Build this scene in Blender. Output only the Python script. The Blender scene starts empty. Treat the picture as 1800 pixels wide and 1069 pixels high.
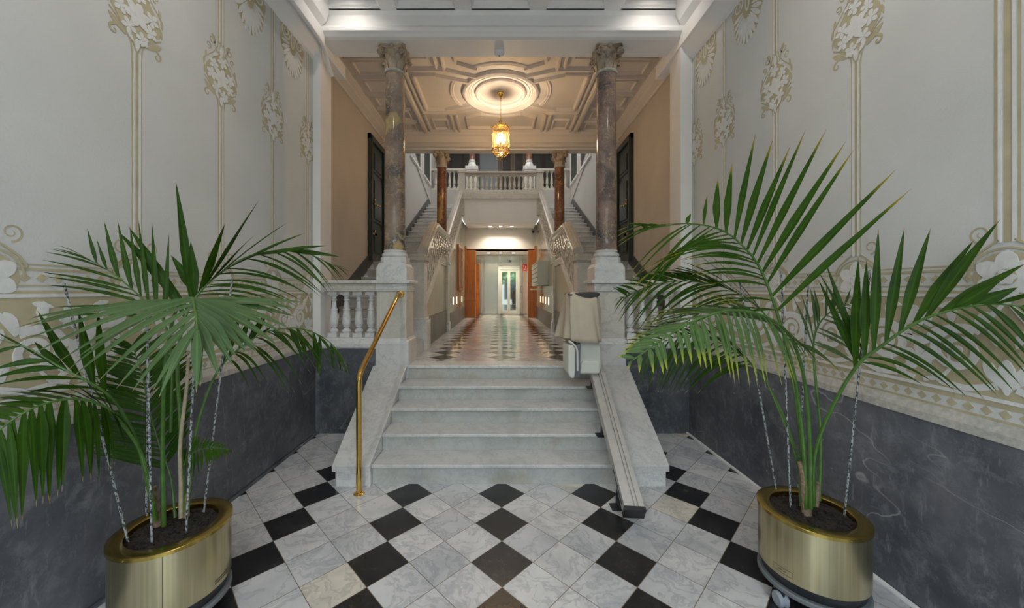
import bpy, math, random
from mathutils import Vector, Matrix
random.seed(7)
C = bpy.context.scene
COL = C.collection
PI = math.pi
sin, cos = math.sin, math.cos

# ------------------------------------------------------------------ camera
F = 646.0            # focal length in pixels of the 1800 px wide frame
EYE = 1.6
cam_d = bpy.data.cameras.new('camera'); cam = bpy.data.objects.new('camera', cam_d); COL.objects.link(cam)
cam.location = (0, 0, EYE); cam.rotation_euler = (PI/2, 0, 0)
cam_d.sensor_fit = 'HORIZONTAL'; cam_d.sensor_width = 36; cam_d.lens = 36*F/1800
cam_d.shift_x = 20/1800; cam_d.shift_y = -24.5/1800
cam_d.clip_start = 0.05; cam_d.clip_end = 200
C.camera = cam

# ------------------------------------------------------------------ world, lights, exposure
w = bpy.data.worlds.new('sky'); C.world = w; w.use_nodes = True
nt = w.node_tree; bg = nt.nodes['Background']
bg.inputs[0].default_value = (0.80, 0.90, 1.0, 1); bg.inputs[1].default_value = 5.0
C.view_settings.view_transform = 'Standard'; C.view_settings.look = 'None'
C.view_settings.gamma = 1; C.view_settings.use_curve_mapping = False
C.view_settings.exposure = 0.52

def lamp(name, kind, loc, power, col=(1,1,1), rot=(0,0,0), size=0.1, sizey=None, spot=1.2, blend=0.5):
    d = bpy.data.lights.new(name, kind); d.energy = power; d.color = col
    if kind == 'AREA':
        d.size = size
        if sizey: d.shape = 'RECTANGLE'; d.size_y = sizey
    else: d.shadow_soft_size = size
    if kind == 'SPOT': d.spot_size = spot; d.spot_blend = blend
    o = bpy.data.objects.new(name, d); COL.objects.link(o); o.location = loc; o.rotation_euler = rot
    return o
WARM = (1.0, 0.80, 0.58)
# daylight through the street doorway behind the viewer
portal = lamp('doorway_daylight', 'AREA', (0, -2.05, 2.0), 10, (0.90, 0.95, 1.0), (PI/2, 0, 0), 3.4, 4.0)
portal.data.cycles.is_portal = True
# the downlights in the coffers of the vestibule ceiling
for x in (-1.63, 1.63):
    lamp('coffer_downlight', 'SPOT', (x, 3.72, 4.80), 7, (1, 0.93, 0.85), (0.25, 0, 0), 0.03, spot=2.4, blend=0.9)
for x in (-1.3, 1.3):
    lamp('coffer_downlight', 'SPOT', (x, 1.7, 4.66), 46, (1, 0.94, 0.88), (0, 0, 0), 0.05, spot=2.6, blend=0.9)
# fill lamp added under the closed stairwell ceiling to brighten the flights
lamp('stairwell_fill', 'AREA', (0, 10.4, 7.9), 95, (1.0, 0.97, 0.93), (0, 0, 0), 3.6, 4.5)

# ------------------------------------------------------------------ helpers
def P(px, py, Y):                       # point at distance Y seen at frame position px, py
    return Vector(((px-880)*Y/F, Y, EYE-(py-510)*Y/F))

class MB:
    def __init__(s): s.v = []; s.f = []; s.uv = {}
    def add(s, vs, fs):
        n = len(s.v); s.v += [tuple(v) for v in vs]; s.f += [tuple(i+n for i in f) for f in fs]; return s
    def box(s, x0, x1, y0, y1, z0, z1):
        if x0 > x1: x0, x1 = x1, x0
        if y0 > y1: y0, y1 = y1, y0
        if z0 > z1: z0, z1 = z1, z0
        return s.add([(x0,y0,z0),(x1,y0,z0),(x1,y1,z0),(x0,y1,z0),(x0,y0,z1),(x1,y0,z1),(x1,y1,z1),(x0,y1,z1)],
              [(0,3,2,1),(4,5,6,7),(0,1,5,4),(1,2,6,5),(2,3,7,6),(3,0,4,7)])
    def prism(s, poly, axis, a, b):     # poly in the two other axes, extruded along axis
        n = len(poly)
        def mk(p, t):
            if axis == 'x': return (t, p[0], p[1])
            if axis == 'y': return (p[0], t, p[1])
            return (p[0], p[1], t)
        vs = [mk(p, a) for p in poly] + [mk(p, b) for p in poly]
        fs = [tuple(range(n))[::-1], tuple(range(n, 2*n))] + [(i, (i+1) % n, n+(i+1) % n, n+i) for i in range(n)]
        return s.add(vs, fs)
    def lathe(s, prof, c=(0,0,0), n=24, axis='z', cap=True):
        m = len(prof); vs = []
        for r, h in prof:
            for k in range(n):
                a = 2*PI*k/n
                if axis == 'z': vs.append((c[0]+r*cos(a), c[1]+r*sin(a), c[2]+h))
                elif axis == 'y': vs.append((c[0]+r*cos(a), c[1]+h, c[2]+r*sin(a)))
                else: vs.append((c[0]+h, c[1]+r*cos(a), c[2]+r*sin(a)))
        fs = [(i*n+k, i*n+(k+1) % n, (i+1)*n+(k+1) % n, (i+1)*n+k) for i in range(m-1) for k in range(n)]
        if cap: fs += [tuple(range(n))[::-1], tuple(range((m-1)*n, m*n))]
        return s.add(vs, fs)
    def tube(s, pts, r, n=8, cap=True):
        pts = [Vector(p) for p in pts]; m = len(pts); vs = []
        rs = r if isinstance(r, (list, tuple)) else [r]*m
        up = Vector((0,0,1)); prev = None
        for i, p in enumerate(pts):
            t = (pts[min(i+1, m-1)] - pts[max(i-1, 0)])
            if t.length < 1e-9: t = Vector((0,0,1))
            t.normalize()
            if prev is None:
                a = t.cross(up)
                if a.length < 0.05: a = t.cross(Vector((1,0,0)))
            else: a = prev - t*prev.dot(t)
            a.normalize(); prev = a; b = t.cross(a)
            for k in range(n):
                q = 2*PI*k/n; vs.append(p + (a*cos(q) + b*sin(q))*rs[i])
        fs = [(i*n+k, i*n+(k+1) % n, (i+1)*n+(k+1) % n, (i+1)*n+k) for i in range(m-1) for k in range(n)]
        if cap: fs += [tuple(range(n))[::-1], tuple(range((m-1)*n, m*n))]
        return s.add(vs, fs)
    def sphere(s, c, r, n=12, sc=(1,1,1)):
        m = max(4, n//2); prof = [(r*sin(PI*i/m)+1e-5, -r*cos(PI*i/m)) for i in range(m+1)]
        vs = []
        for rr, h in prof:
            for k in range(n):
                a = 2*PI*k/n; vs.append((c[0]+rr*cos(a)*sc[0], c[1]+rr*sin(a)*sc[1], c[2]+h*sc[2]))
        return s.add(vs, [(i*n+k, i*n+(k+1) % n, (i+1)*n+(k+1) % n, (i+1)*n+k) for i in range(m) for k in range(n)])
    def torus(s, c, R, r, axis='z', n=32, m=8, sc=1.0):
        vs = []
        for i in range(n):
            a = 2*PI*i/n
            for k in range(m):
                b = 2*PI*k/m; rr = R + r*cos(b); h = r*sin(b)
                u, v = rr*cos(a), rr*sin(a)*sc
                if axis == 'z': vs.append((c[0]+u, c[1]+v, c[2]+h))
                elif axis == 'y': vs.append((c[0]+u, c[1]+h, c[2]+v))
                else: vs.append((c[0]+h, c[1]+u, c[2]+v))
        return s.add(vs, [(i*m+k, ((i+1) % n)*m+k, ((i+1) % n)*m+(k+1) % m, i*m+(k+1) % m) for i in range(n) for k in range(m)])
    def build(s, name, mat, parent=None, loc=None, bevel=0, smooth=False, seg=2):
        me = bpy.data.meshes.new(name)
        off = Vector(loc) if loc is not None else Vector((0,0,0))
        if parent is not None: off = wloc(parent)
        me.from_pydata([Vector(v)-off for v in s.v], [], s.f)
        if s.uv:
            ul = me.uv_layers.new(name='along')
            for poly in me.polygons:
                for li in poly.loop_indices:
                    ul.data[li].uv = s.uv.get(me.loops[li].vertex_index, (0, 0))
        import bmesh
        b = bmesh.new(); b.from_mesh(me); bmesh.ops.recalc_face_normals(b, faces=b.faces); b.to_mesh(me); b.free()
        if mat: me.materials.append(M[mat])
        o = bpy.data.objects.new(name, me); COL.objects.link(o)
        if parent is not None: o.parent = parent
        elif loc is not None: o.location = loc
        if smooth:
            for p in me.polygons: p.use_smooth = True
            try: me.set_sharp_from_angle(angle=math.radians(40 if smooth is True else smooth))
            except Exception: pass
        if bevel:
            md = o.modifiers.new('bevel', 'BEVEL'); md.width = bevel; md.segments = seg; md.limit_method = 'ANGLE'; md.angle_limit = 0.6
            md.harden_normals = False
        return o
def wloc(o):
    v = Vector(o.location)
    while o.parent: o = o.parent; v += Vector(o.location)
    return v
def tag(o, label=None, cat=None, group=None, kind=None):
    if label: o['label'] = label
    if cat: o['category'] = cat
    if group: o['group'] = group
    if kind: o['kind'] = kind
    return o
def thing(name, label, cat, loc, group=None):
    o = bpy.data.objects.new(name, None); COL.objects.link(o); o.location = loc; o.empty_display_size = 0.1
    return tag(o, label, cat, group)
def struct(o, label=None, cat=None): return tag(o, label, cat, kind='structure')
def clone(o, loc=None, parent=None, deep=True):
    c = o.copy(); COL.objects.link(c)
    if loc is not None: c.location = loc
    if parent is not None: c.parent = parent
    if deep:
        for ch in list(o.children): clone(ch, None, c)
    return c
def bez(pts, n):                         # Catmull-Rom through points
    pts = [Vector(p) for p in pts]; q = [pts[0]*2-pts[1]] + pts + [pts[-1]*2-pts[-2]]; out = []
    for i in range(n):
        t = i/(n-1)*(len(pts)-1); k = min(int(t), len(pts)-2); u = t-k
        a, b, c, d = q[k:k+4]
        out.append(0.5*((2*b) + (c-a)*u + (2*a-5*b+4*c-d)*u*u + (3*b-a-3*c+d)*u**3))
    return out

# ------------------------------------------------------------------ materials
M = {}
class NT:
    def __init__(s, name, rough=0.5, metal=0.0, spec=0.5):
        m = bpy.data.materials.new(name); m.use_nodes = True; M[name] = m
        s.t = m.node_tree; s.b = s.t.nodes['Principled BSDF']; s.m = m
        s.b.inputs['Roughness'].default_value = rough; s.b.inputs['Metallic'].default_value = metal
        s.b.inputs['Specular IOR Level'].default_value = spec
        s._c = None
    def n(s, kind, **kw):
        x = s.t.nodes.new(kind)
        for k, v in kw.items():
            if k in x.inputs: x.inputs[k].default_value = v
            else: setattr(x, k, v)
        return x
    def l(s, a, b): s.t.links.new(a, b)
    def co(s):
        if not s._c: s._c = s.n('ShaderNodeNewGeometry').outputs['Position']
        return s._c
    def noise(s, scale, detail=4, rough=0.55, dist=0.0, vec=None):
        x = s.n('ShaderNodeTexNoise', Scale=scale, Detail=detail, Roughness=rough, Distortion=dist)
        s.l(vec or s.co(), x.inputs['Vector']); return x.outputs['Fac']
    def ramp(s, fac, stops, interp='LINEAR'):
        r = s.n('ShaderNodeValToRGB'); s.l(fac, r.inputs[0]); e = r.color_ramp.elements; r.color_ramp.interpolation = interp
        while len(e) < len(stops): e.new(0.5)
        for el, (p, c) in zip(e, stops): el.position = p; el.color = (*c, 1) if len(c) == 3 else c
        return r.outputs[0]
    def mix(s, fac, a, b, mode='MIX'):
        x = s.n('ShaderNodeMix', data_type='RGBA', blend_type=mode)
        for k, v in ((0, fac), (6, a), (7, b)):
            if hasattr(v, 'is_output') or hasattr(v, 'links'): s.l(v, x.inputs[k])
            else: x.inputs[k].default_value = v if k == 0 else (*v, 1)
        return x.outputs[2]
    def math(s, op, a, b=None, c=None):
        x = s.n('ShaderNodeMath', operation=op)
        for k, v in enumerate((a, b, c)):
            if v is None: continue
            if isinstance(v, (int, float)): x.inputs[k].default_value = v
            else: s.l(v, x.inputs[k])
        return x.outputs[0]
    def col(s, c):
        if isinstance(c, tuple): s.b.inputs['Base Color'].default_value = (*c, 1)
        else: s.l(c, s.b.inputs['Base Color'])
        return s
    def bump(s, h, strength=0.2, dist=0.01):
        x = s.n('ShaderNodeBump', Strength=strength, Distance=dist); s.l(h, x.inputs['Height']); s.l(x.outputs[0], s.b.inputs['Normal']); return s
    def rough(s, sock): s.l(sock, s.b.inputs['Roughness']); return s
    def veins(s, scale, width=0.02, dist=1.5, warp=0.35, seed=0):
        nz = s.n('ShaderNodeTexNoise', Scale=scale*1.5, Detail=5); 
        mp = s.n('ShaderNodeMapping'); mp.inputs['Location'].default_value = (seed*3.1, seed*1.7, seed*5.3); s.l(s.co(), mp.inputs[0])
        s.l(mp.outputs[0], nz.inputs['Vector'])
        add = s.n('ShaderNodeVectorMath', operation='MULTIPLY_ADD'); s.l(nz.outputs['Color'], add.inputs[0])
        add.inputs[1].default_value = (warp,)*3; s.l(mp.outputs[0], add.inputs[2])
        n2 = s.noise(scale, 3, 0.6, dist, add.outputs[0])
        d = s.math('ABSOLUTE', s.math('SUBTRACT', n2, 0.5))
        return s.ramp(d, [(0, (1,1,1)), (width, (0,0,0))])

def simple(name, c, rough=0.5, metal=0.0, nscale=0, namp=0.1, bump=0, spec=0.5):
    x = NT(name, rough, metal, spec)
    if nscale:
        f = x.noise(nscale, 5)
        x.col(x.ramp(f, [(0.3, tuple(v*(1-namp) for v in c)), (0.7, tuple(min(1, v*(1+namp)) for v in c))]))
        if bump: x.bump(f, bump)
    else: x.col(c)
    return x

# white plaster of the vestibule walls, lightly dimpled
x = NT('plaster', 0.85, spec=0.25)
f1 = x.noise(1.2, 3); f2 = x.noise(70, 4, 0.6)
x.col(x.ramp(f1, [(0.3, (0.57, 0.57, 0.545)), (0.7, (0.64, 0.64, 0.615))])); x.bump(f2, 0.35, 0.006)
simple('ochre', (0.45, 0.395, 0.255), 0.9, nscale=8, namp=0.12)
simple('relief', (0.68, 0.675, 0.65), 0.85, nscale=30, namp=0.05, bump=0.15)
simple('ledge_stone', (0.46, 0.44, 0.39), 0.8, nscale=40, namp=0.18, bump=0.3)
simple('white_paint', (0.84, 0.825, 0.81), 0.55, nscale=2, namp=0.03)
simple('hall_paint', (0.53, 0.475, 0.425), 0.75, nscale=2.0, namp=0.05)
simple('hall_ceiling', (0.66, 0.60, 0.55), 0.65, nscale=1.5, namp=0.04)
simple('well_paint', (0.50, 0.485, 0.46), 0.75, nscale=1.5, namp=0.04)

def marble(name, base, vein, dark, rough=0.12, scale=2.0, stain=None):
    x = NT(name, rough)
    cloud = x.noise(scale*0.9, 5, 0.6, 0.6)
    c = x.ramp(cloud, [(0.25, dark), (0.5, base), (0.8, tuple(min(1, v*1.06) for v in base))])
    v1 = x.veins(scale*0.9, 0.045, 2.0, 0.5)
    v2 = x.veins(scale*2.6, 0.03, 1.0, 0.3, 3)
    c = x.mix(x.math('MULTIPLY', v1, 0.38), c, vein); c = x.mix(x.math('MULTIPLY', v2, 0.22), c, vein)
    if stain:
        sn = x.noise(2.6, 5, 0.7, 0, None)
        c = x.mix(x.ramp(sn, [(0.50, (0,0,0)), (0.72, (0.65,0.65,0.65))]), c, stain)
    x.col(c); return x
marble('marble_white', (0.75, 0.745, 0.73), (0.42, 0.43, 0.44), (0.62, 0.62, 0.62), 0.22, 2.2)
marble('marble_warm', (0.68, 0.65, 0.58), (0.44, 0.42, 0.37), (0.57, 0.545, 0.48), 0.2, 1.8)
marble('marble_step', (0.62, 0.615, 0.60), (0.36, 0.38, 0.40), (0.42, 0.43, 0.44), 0.28, 2.6)
marble('marble_riser', (0.53, 0.535, 0.51), (0.36, 0.37, 0.36), (0.40, 0.41, 0.39), 0.3, 2.4, stain=(0.40, 0.32, 0.20))
marble('marble_rail', (0.54, 0.50, 0.44), (0.40, 0.36, 0.32), (0.46, 0.42, 0.38), 0.15, 2.2)
marble('marble_panel', (0.43, 0.37, 0.25), (0.33, 0.29, 0.20), (0.34, 0.30, 0.21), 0.22, 1.6)
marble('marble_gloss', (0.44, 0.42, 0.33), (0.32, 0.32, 0.26), (0.36, 0.35, 0.27), 0.12, 1.5)
simple('dado_grey', (0.105, 0.10, 0.095), 0.35, nscale=3, namp=0.25)
simple('skirt_dark', (0.055, 0.056, 0.055), 0.3, nscale=5, namp=0.3)

# slate coloured dado: soft mottling, thin white veins, chips and scratches
x = NT('dado_slate', 0.42)
c = x.ramp(x.noise(2.2, 6, 0.65, 0.4), [(0.28, (0.050, 0.057, 0.070)), (0.5, (0.095, 0.10, 0.115)), (0.75, (0.17, 0.172, 0.188))])
c = x.mix(x.ramp(x.noise(9, 6, 0.75, 0.3), [(0.5, (0,0,0)), (0.72, (0.8,0.8,0.8))]), c, (0.22, 0.23, 0.25))
mp = x.n('ShaderNodeMapping'); mp.inputs['Rotation'].default_value = (0.5, 0, 0); mp.inputs['Scale'].default_value = (1, 1, 0.22); x.l(x.co(), mp.inputs[0])
c = x.mix(x.ramp(x.noise(26, 5, 0.7, 0, mp.outputs[0]), [(0.58, (0,0,0)), (0.72, (0.6,0.6,0.6))]), c, (0.30, 0.31, 0.33))
v = x.math('MULTIPLY', x.veins(0.9, 0.0035, 1.0, 0.25), x.ramp(x.noise(1.6, 2), [(0.52, (0,0,0)), (0.62, (1,1,1))]))
c = x.mix(v, c, (0.34, 0.34, 0.34))
v = x.math('MULTIPLY', x.veins(7, 0.012, 1.0, 0.2, 5), x.ramp(x.noise(3, 3), [(0.5, (0,0,0)), (0.75, (0.5,0.5,0.5))]))
c = x.mix(v, c, (0.30, 0.31, 0.33))
ch = x.ramp(x.noise(14, 3, 0.5), [(0.73, (0,0,0)), (0.76, (1,1,1))]); c = x.mix(ch, c, (0.38, 0.38, 0.38))
x.col(c); x.bump(x.noise(25, 5), 0.12, 0.01)

# veined brown breccia of the column shafts
def breccia(name, seed, stops, gold):
    x = NT(name, 0.10)
    mp = x.n('ShaderNodeMapping'); mp.inputs['Location'].default_value = (seed, seed*2, seed*0.7); mp.inputs['Scale'].default_value = (1, 1, 0.75)
    x.l(x.co(), mp.inputs[0])
    c = x.ramp(x.noise(3.0, 7, 0.6, 0.8, mp.outputs[0]), stops)
    g = x.ramp(x.noise(1.7, 6, 0.62, 0.7, mp.outputs[0]), [(0.57, (0,0,0)), (0.61, (0.95,0.95,0.95)), (0.68, (0.8,0.8,0.8)), (0.76, (0,0,0))])
    c = x.mix(g, c, gold)
    v1 = x.veins(2.6, 0.012, 1.2, 0.35, seed); c = x.mix(x.math('MULTIPLY', v1, 0.6), c, tuple(min(1, q*1.25) for q in gold))
    v2 = x.veins(8, 0.02, 1, 0.2, seed+2); c = x.mix(x.math('MULTIPLY', v2, 0.35), c, (0.6, 0.52, 0.45))
    x.col(c)
breccia('breccia_left', 1.3, [(0.34, (0.085,0.085,0.09)), (0.42, (0.17,0.14,0.125)), (0.50, (0.27,0.195,0.155)), (0.60, (0.34,0.25,0.20)), (0.68, (0.40,0.31,0.23))], (0.50, 0.38, 0.17))
breccia('breccia_right', 8.9, [(0.34, (0.09,0.088,0.09)), (0.43, (0.20,0.145,0.13)), (0.51, (0.29,0.20,0.17)), (0.62, (0.35,0.26,0.215)), (0.7, (0.25,0.21,0.18))], (0.52, 0.38, 0.16))
breccia('breccia_far', 4.4, [(0.30, (0.07,0.03,0.02)), (0.45, (0.15,0.06,0.035)), (0.6, (0.24,0.10,0.05)), (0.72, (0.30,0.15,0.07))], (0.42, 0.25, 0.08))
x = NT('capital_stone', 0.35)
c = x.ramp(x.noise(6, 5, 0.6, 0.8), [(0.3, (0.17,0.12,0.085)), (0.5, (0.42,0.33,0.25)), (0.72, (0.55,0.44,0.28))]); x.col(c); x.bump(x.noise(35, 4), 0.2)

# floors: square tiles laid on the diagonal, every fourth diagonal file black
def tiles(name, phase_y, rough, tint=1.0):
    x = NT(name, rough)
    d = 0.364; s_ = d/math.sqrt(2)
    sp = x.n('ShaderNodeSeparateXYZ'); x.l(x.co(), sp.inputs[0])
    X = x.math('SUBTRACT', sp.outputs[0], 0.008); Y = x.math('SUBTRACT', sp.outputs[1], phase_y)
    k = 1/(math.sqrt(2)*s_)
    u = x.math('ADD', x.math('MULTIPLY', x.math('ADD', Y, X), k), 0.5+400)
    v = x.math('ADD', x.math('MULTIPLY', x.math('SUBTRACT', Y, X), k), 0.5+400)
    iu = x.math('FLOOR', u); iv = x.math('FLOOR', v)
    fu = x.math('SUBTRACT', u, iu); fv = x.math('SUBTRACT', v, iv)
    df = x.math('SUBTRACT', x.math('ADD', iu, 400), iv)
    blk = x.math('LESS_THAN', x.math('FRACT', x.math('ADD', x.math('MULTIPLY', df, 0.25), 0.01)), 0.1)
    e1 = x.math('MINIMUM', fu, x.math('SUBTRACT', 1, fu)); e2 = x.math('MINIMUM', fv, x.math('SUBTRACT', 1, fv))
    gr = x.math('LESS_THAN', x.math('MINIMUM', e1, e2), 0.007)
    cm = x.n('ShaderNodeCombineXYZ'); x.l(iu, cm.inputs[0]); x.l(iv, cm.inputs[1])
    wn = x.n('ShaderNodeTexWhiteNoise', noise_dimensions='3D'); x.l(cm.outputs[0], wn.inputs['Vector'])
    # each tile shows its own piece of veining
    off = x.n('ShaderNodeVectorMath', operation='MULTIPLY_ADD'); x.l(wn.outputs['Color'], off.inputs[0]); off.inputs[1].default_value = (7, 7, 7); x.l(x.co(), off.inputs[2])
    x._c = off.outputs[0]
    cl = x.ramp(x.noise(2.4, 6, 0.6, 0.7), [(0.28, (0.44*tint, 0.45*tint, 0.46*tint)), (0.5, (0.60*tint, 0.60*tint, 0.595*tint)), (0.75, (0.69*tint, 0.685*tint, 0.67*tint))])
    vv = x.veins(2.4, 0.05, 2.2, 0.5); cl = x.mix(x.math('MULTIPLY', vv, 0.5), cl, (0.33, 0.345, 0.37))
    cl = x.mix(0.9, cl, x.ramp(wn.outputs['Value'], [(0, (0.76,0.77,0.80)), (0.25, (0.90,0.90,0.92)), (0.6, (0.98,0.965,0.96)), (0.88, (1,1,1)), (0.95, (1.0,0.93,0.80)), (1, (1.0,0.88,0.72))]), 'MULTIPLY')
    bk = x.ramp(x.noise(9, 6, 0.7), [(0.45, (0.016,0.016,0.018)), (0.68, (0.032,0.031,0.032)), (0.78, (0.14,0.14,0.15))])
    c = x.mix(blk, cl, bk); c = x.mix(gr, c, (0.17, 0.13, 0.085)); x.col(c)
    r = x.math('ADD', x.math('MULTIPLY', x.noise(3, 4), 0.2), rough-0.08); x.rough(r)
tiles('tiles_vestibule', 2.887-0.364*4, 0.22, 1.10)
tiles('tiles_corridor', 4.59-0.364*4, 0.13, 1.08)

simple('soil', (0.022, 0.015, 0.011), 0.95, nscale=60, namp=0.6, bump=0.9)
# brushed brass sheet with vertical grain
x = NT('brass_brushed', 0.30, 1.0); mp = x.n('ShaderNodeMapping'); mp.inputs['Scale'].default_value = (90, 90, 1.0); x.l(x.co(), mp.inputs[0])
f = x.noise(1.0, 3, 0.5, 0, mp.outputs[0]); x.col(x.ramp(f, [(0.3, (0.50,0.44,0.26)), (0.7, (0.62,0.56,0.36))])); x.bump(f, 0.05, 0.002)
simple('brass_rim', (0.50, 0.37, 0.10), 0.22, 1.0, nscale=12, namp=0.12)
simple('brass', (0.72, 0.47, 0.13), 0.16, 1.0, nscale=10, namp=0.1)
simple('brass_dark', (0.40, 0.26, 0.09), 0.3, 1.0)
simple('black_plastic', (0.018, 0.019, 0.022), 0.4)
simple('grey_plastic', (0.15, 0.165, 0.175), 0.45)
simple('seat_dark', (0.05, 0.043, 0.046), 0.6)
simple('wheel_grey', (0.30, 0.34, 0.39), 0.4)
simple('engraving', (0.07, 0.055, 0.03), 0.6)
simple('sticker', (0.75, 0.60, 0.30), 0.6)
x = NT('stake', 0.7); mp = x.n('ShaderNodeMapping'); mp.inputs['Scale'].default_value = (1, 1, 0.45); x.l(x.co(), mp.inputs[0])
x.col(x.ramp(x.noise(150, 3, 0.6, 0, mp.outputs[0]), [(0.46, (0.03,0.035,0.03)), (0.52, (0.36,0.38,0.38))]))
def leafmat(name, base, dark, tip=None, t0=0.6):
    x = NT(name, 0.45, spec=0.16); uv = x.n('ShaderNodeUVMap', uv_map='along').outputs[0]
    sp = x.n('ShaderNodeSeparateXYZ'); x.l(uv, sp.inputs[0])
    c = x.ramp(x.noise(7, 3), [(0.3, dark), (0.7, base)])
    rib = x.ramp(x.math('ABSOLUTE', x.math('SUBTRACT', sp.outputs[1], 0.5)), [(0.0, (0.5,0.5,0.5)), (0.12, (0,0,0))]); c = x.mix(rib, c, tuple(min(1, v*1.7) for v in base))
    if tip:
        c = x.mix(x.ramp(sp.outputs[0], [(t0, (0,0,0)), (min(0.97, t0+0.2), (1,1,1))]), c, tip)
    c = x.mix(x.ramp(sp.outputs[0], [(0.94, (0,0,0)), (0.97, (1,1,1))]), c, (0.32, 0.22, 0.12))
    x.col(c); x.b.inputs['Subsurface Weight'].default_value = 0.0
    tr = x.n('ShaderNodeBsdfTranslucent'); x.l(c, tr.inputs[0]); ms = x.n('ShaderNodeMixShader'); ms.inputs[0].default_value = 0.16
    out = x.t.nodes['Material Output']; x.l(x.b.outputs[0], ms.inputs[1]); x.l(tr.outputs[0], ms.inputs[2]); x.l(ms.outputs[0], out.inputs[0])
leafmat('leaf', (0.034, 0.086, 0.004), (0.014, 0.045, 0.003))
leafmat('leaf_pale', (0.105, 0.165, 0.065), (0.06, 0.115, 0.035))
leafmat('leaf_yellow', (0.040, 0.098, 0.005), (0.019, 0.058, 0.003), (0.40, 0.30, 0.02), 0.80)
leafmat('leaf_pale_yellow', (0.10, 0.165, 0.055), (0.055, 0.11, 0.026), (0.33, 0.36, 0.04), 0.66)
simple('stalk', (0.06, 0.14, 0.02), 0.4, nscale=20, namp=0.3)
simple('dead_stalk', (0.36, 0.30, 0.20), 0.8, nscale=30, namp=0.2)
simple('husk', (0.22, 0.15, 0.10), 0.9, nscale=50, namp=0.5, bump=0.4)
simple('lift_shell', (0.74, 0.75, 0.68), 0.4)
simple('lift_cover', (0.58, 0.50, 0.38), 0.65, nscale=9, namp=0.05, bump=0.06)
simple('lift_grey', (0.16, 0.17, 0.20), 0.5)
x = NT('aluminium', 0.42, 0.35); x.col(x.ramp(x.noise(8, 3), [(0.3, (0.50,0.485,0.46)), (0.7, (0.60,0.585,0.56))]))
simple('door_green', (0.026, 0.034, 0.028), 0.35, nscale=10, namp=0.3)
x = NT('wood_orange', 0.3); mp = x.n('ShaderNodeMapping'); mp.inputs['Scale'].default_value = (14, 14, 1.2); x.l(x.co(), mp.inputs[0])
x.col(x.ramp(x.noise(2.0, 5, 0.6, 0.5, mp.outputs[0]), [(0.3, (0.36,0.105,0.018)), (0.7, (0.50,0.17,0.035))]))
simple('wood_dark', (0.20, 0.07, 0.02), 0.35, nscale=12, namp=0.2)
x = NT('steel', 0.27, 1.0); mp = x.n('ShaderNodeMapping'); mp.inputs['Scale'].default_value = (80, 80, 2.0); x.l(x.co(), mp.inputs[0])
f = x.noise(1, 3, 0.5, 0, mp.outputs[0]); x.col(x.ramp(f, [(0.3, (0.60,0.59,0.56)), (0.7, (0.70,0.69,0.66))])); x.bump(x.noise(1.6, 2), 0.15, 0.03)
simple('mirror_glass', (0.55, 0.60, 0.58), 0.03, 1.0)
simple('box_metal', (0.62, 0.68, 0.65), 0.35, nscale=5, namp=0.04)
simple('slot_dark', (0.05, 0.055, 0.05), 0.5)
simple('red_sign', (0.60, 0.05, 0.03), 0.5)
simple('white_plastic', (0.72, 0.73, 0.78), 0.4)
simple('screen', (0.03, 0.06, 0.16), 0.2)
simple('far_dark', (0.07, 0.05, 0.045), 0.6, nscale=3, namp=0.3)
simple('far_blue', (0.30, 0.34, 0.37), 0.6)
simple('far_wood', (0.18, 0.13, 0.08), 0.5)
simple('bark', (0.12, 0.09, 0.06), 0.9, nscale=10, namp=0.3)
simple('foliage', (0.10, 0.22, 0.05), 0.7, nscale=6, namp=0.4)
simple('iron', (0.03, 0.03, 0.03), 0.4)
simple('asphalt', (0.30, 0.29, 0.28), 0.9, nscale=20, namp=0.2)
def emis(name, c, e):
    x = NT(name, 0.4); x.col(c); x.b.inputs['Emission Color'].default_value = (*c, 1); x.b.inputs['Emission Strength'].default_value = e
emis('bulb', (1.0, 0.72, 0.38), 40); emis('downlight_glow', (1.0, 0.9, 0.75), 14); emis('sconce_glow', (1.0, 0.66, 0.34), 5)
x = NT('lantern_glass', 0.12); x.col((1.0, 0.86, 0.62)); x.b.inputs['Transmission Weight'].default_value = 0.95; x.b.inputs['IOR'].default_value = 1.15
tr = x.n('ShaderNodeBsdfTransparent'); tr.inputs[0].default_value = (1, 0.88, 0.66, 1); ms = x.n('ShaderNodeMixShader'); ms.inputs[0].default_value = 0.6
x.l(x.b.outputs[0], ms.inputs[1]); x.l(tr.outputs[0], ms.inputs[2]); x.l(ms.outputs[0], x.t.nodes['Material Output'].inputs[0])

# ================================================================== THE SETTING
WL, WR, HW = -2.07, 2.11, 2.34        # vestibule walls, half width of the stair hall
FZ, LZ, TZ = 0.76, 2.12, 4.33         # corridor floor, half landing, top landing

struct(MB().box(-2.4, 2.4, -2.2, 4.30, -0.15, 0).build('floor', 'tiles_vestibule'))
struct(MB().box(-1.45, 1.45, 4.35, 13.2, FZ-0.15, FZ).build('floor', 'tiles_corridor'))
struct(MB().box(-1.03, 1.03, 4.18, 4.36, FZ-0.15, FZ).build('floor', 'marble_white'))
struct(MB().box(-8, 8, -14, -2.2, -0.16, -0.02).build('floor', 'asphalt'))

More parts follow.
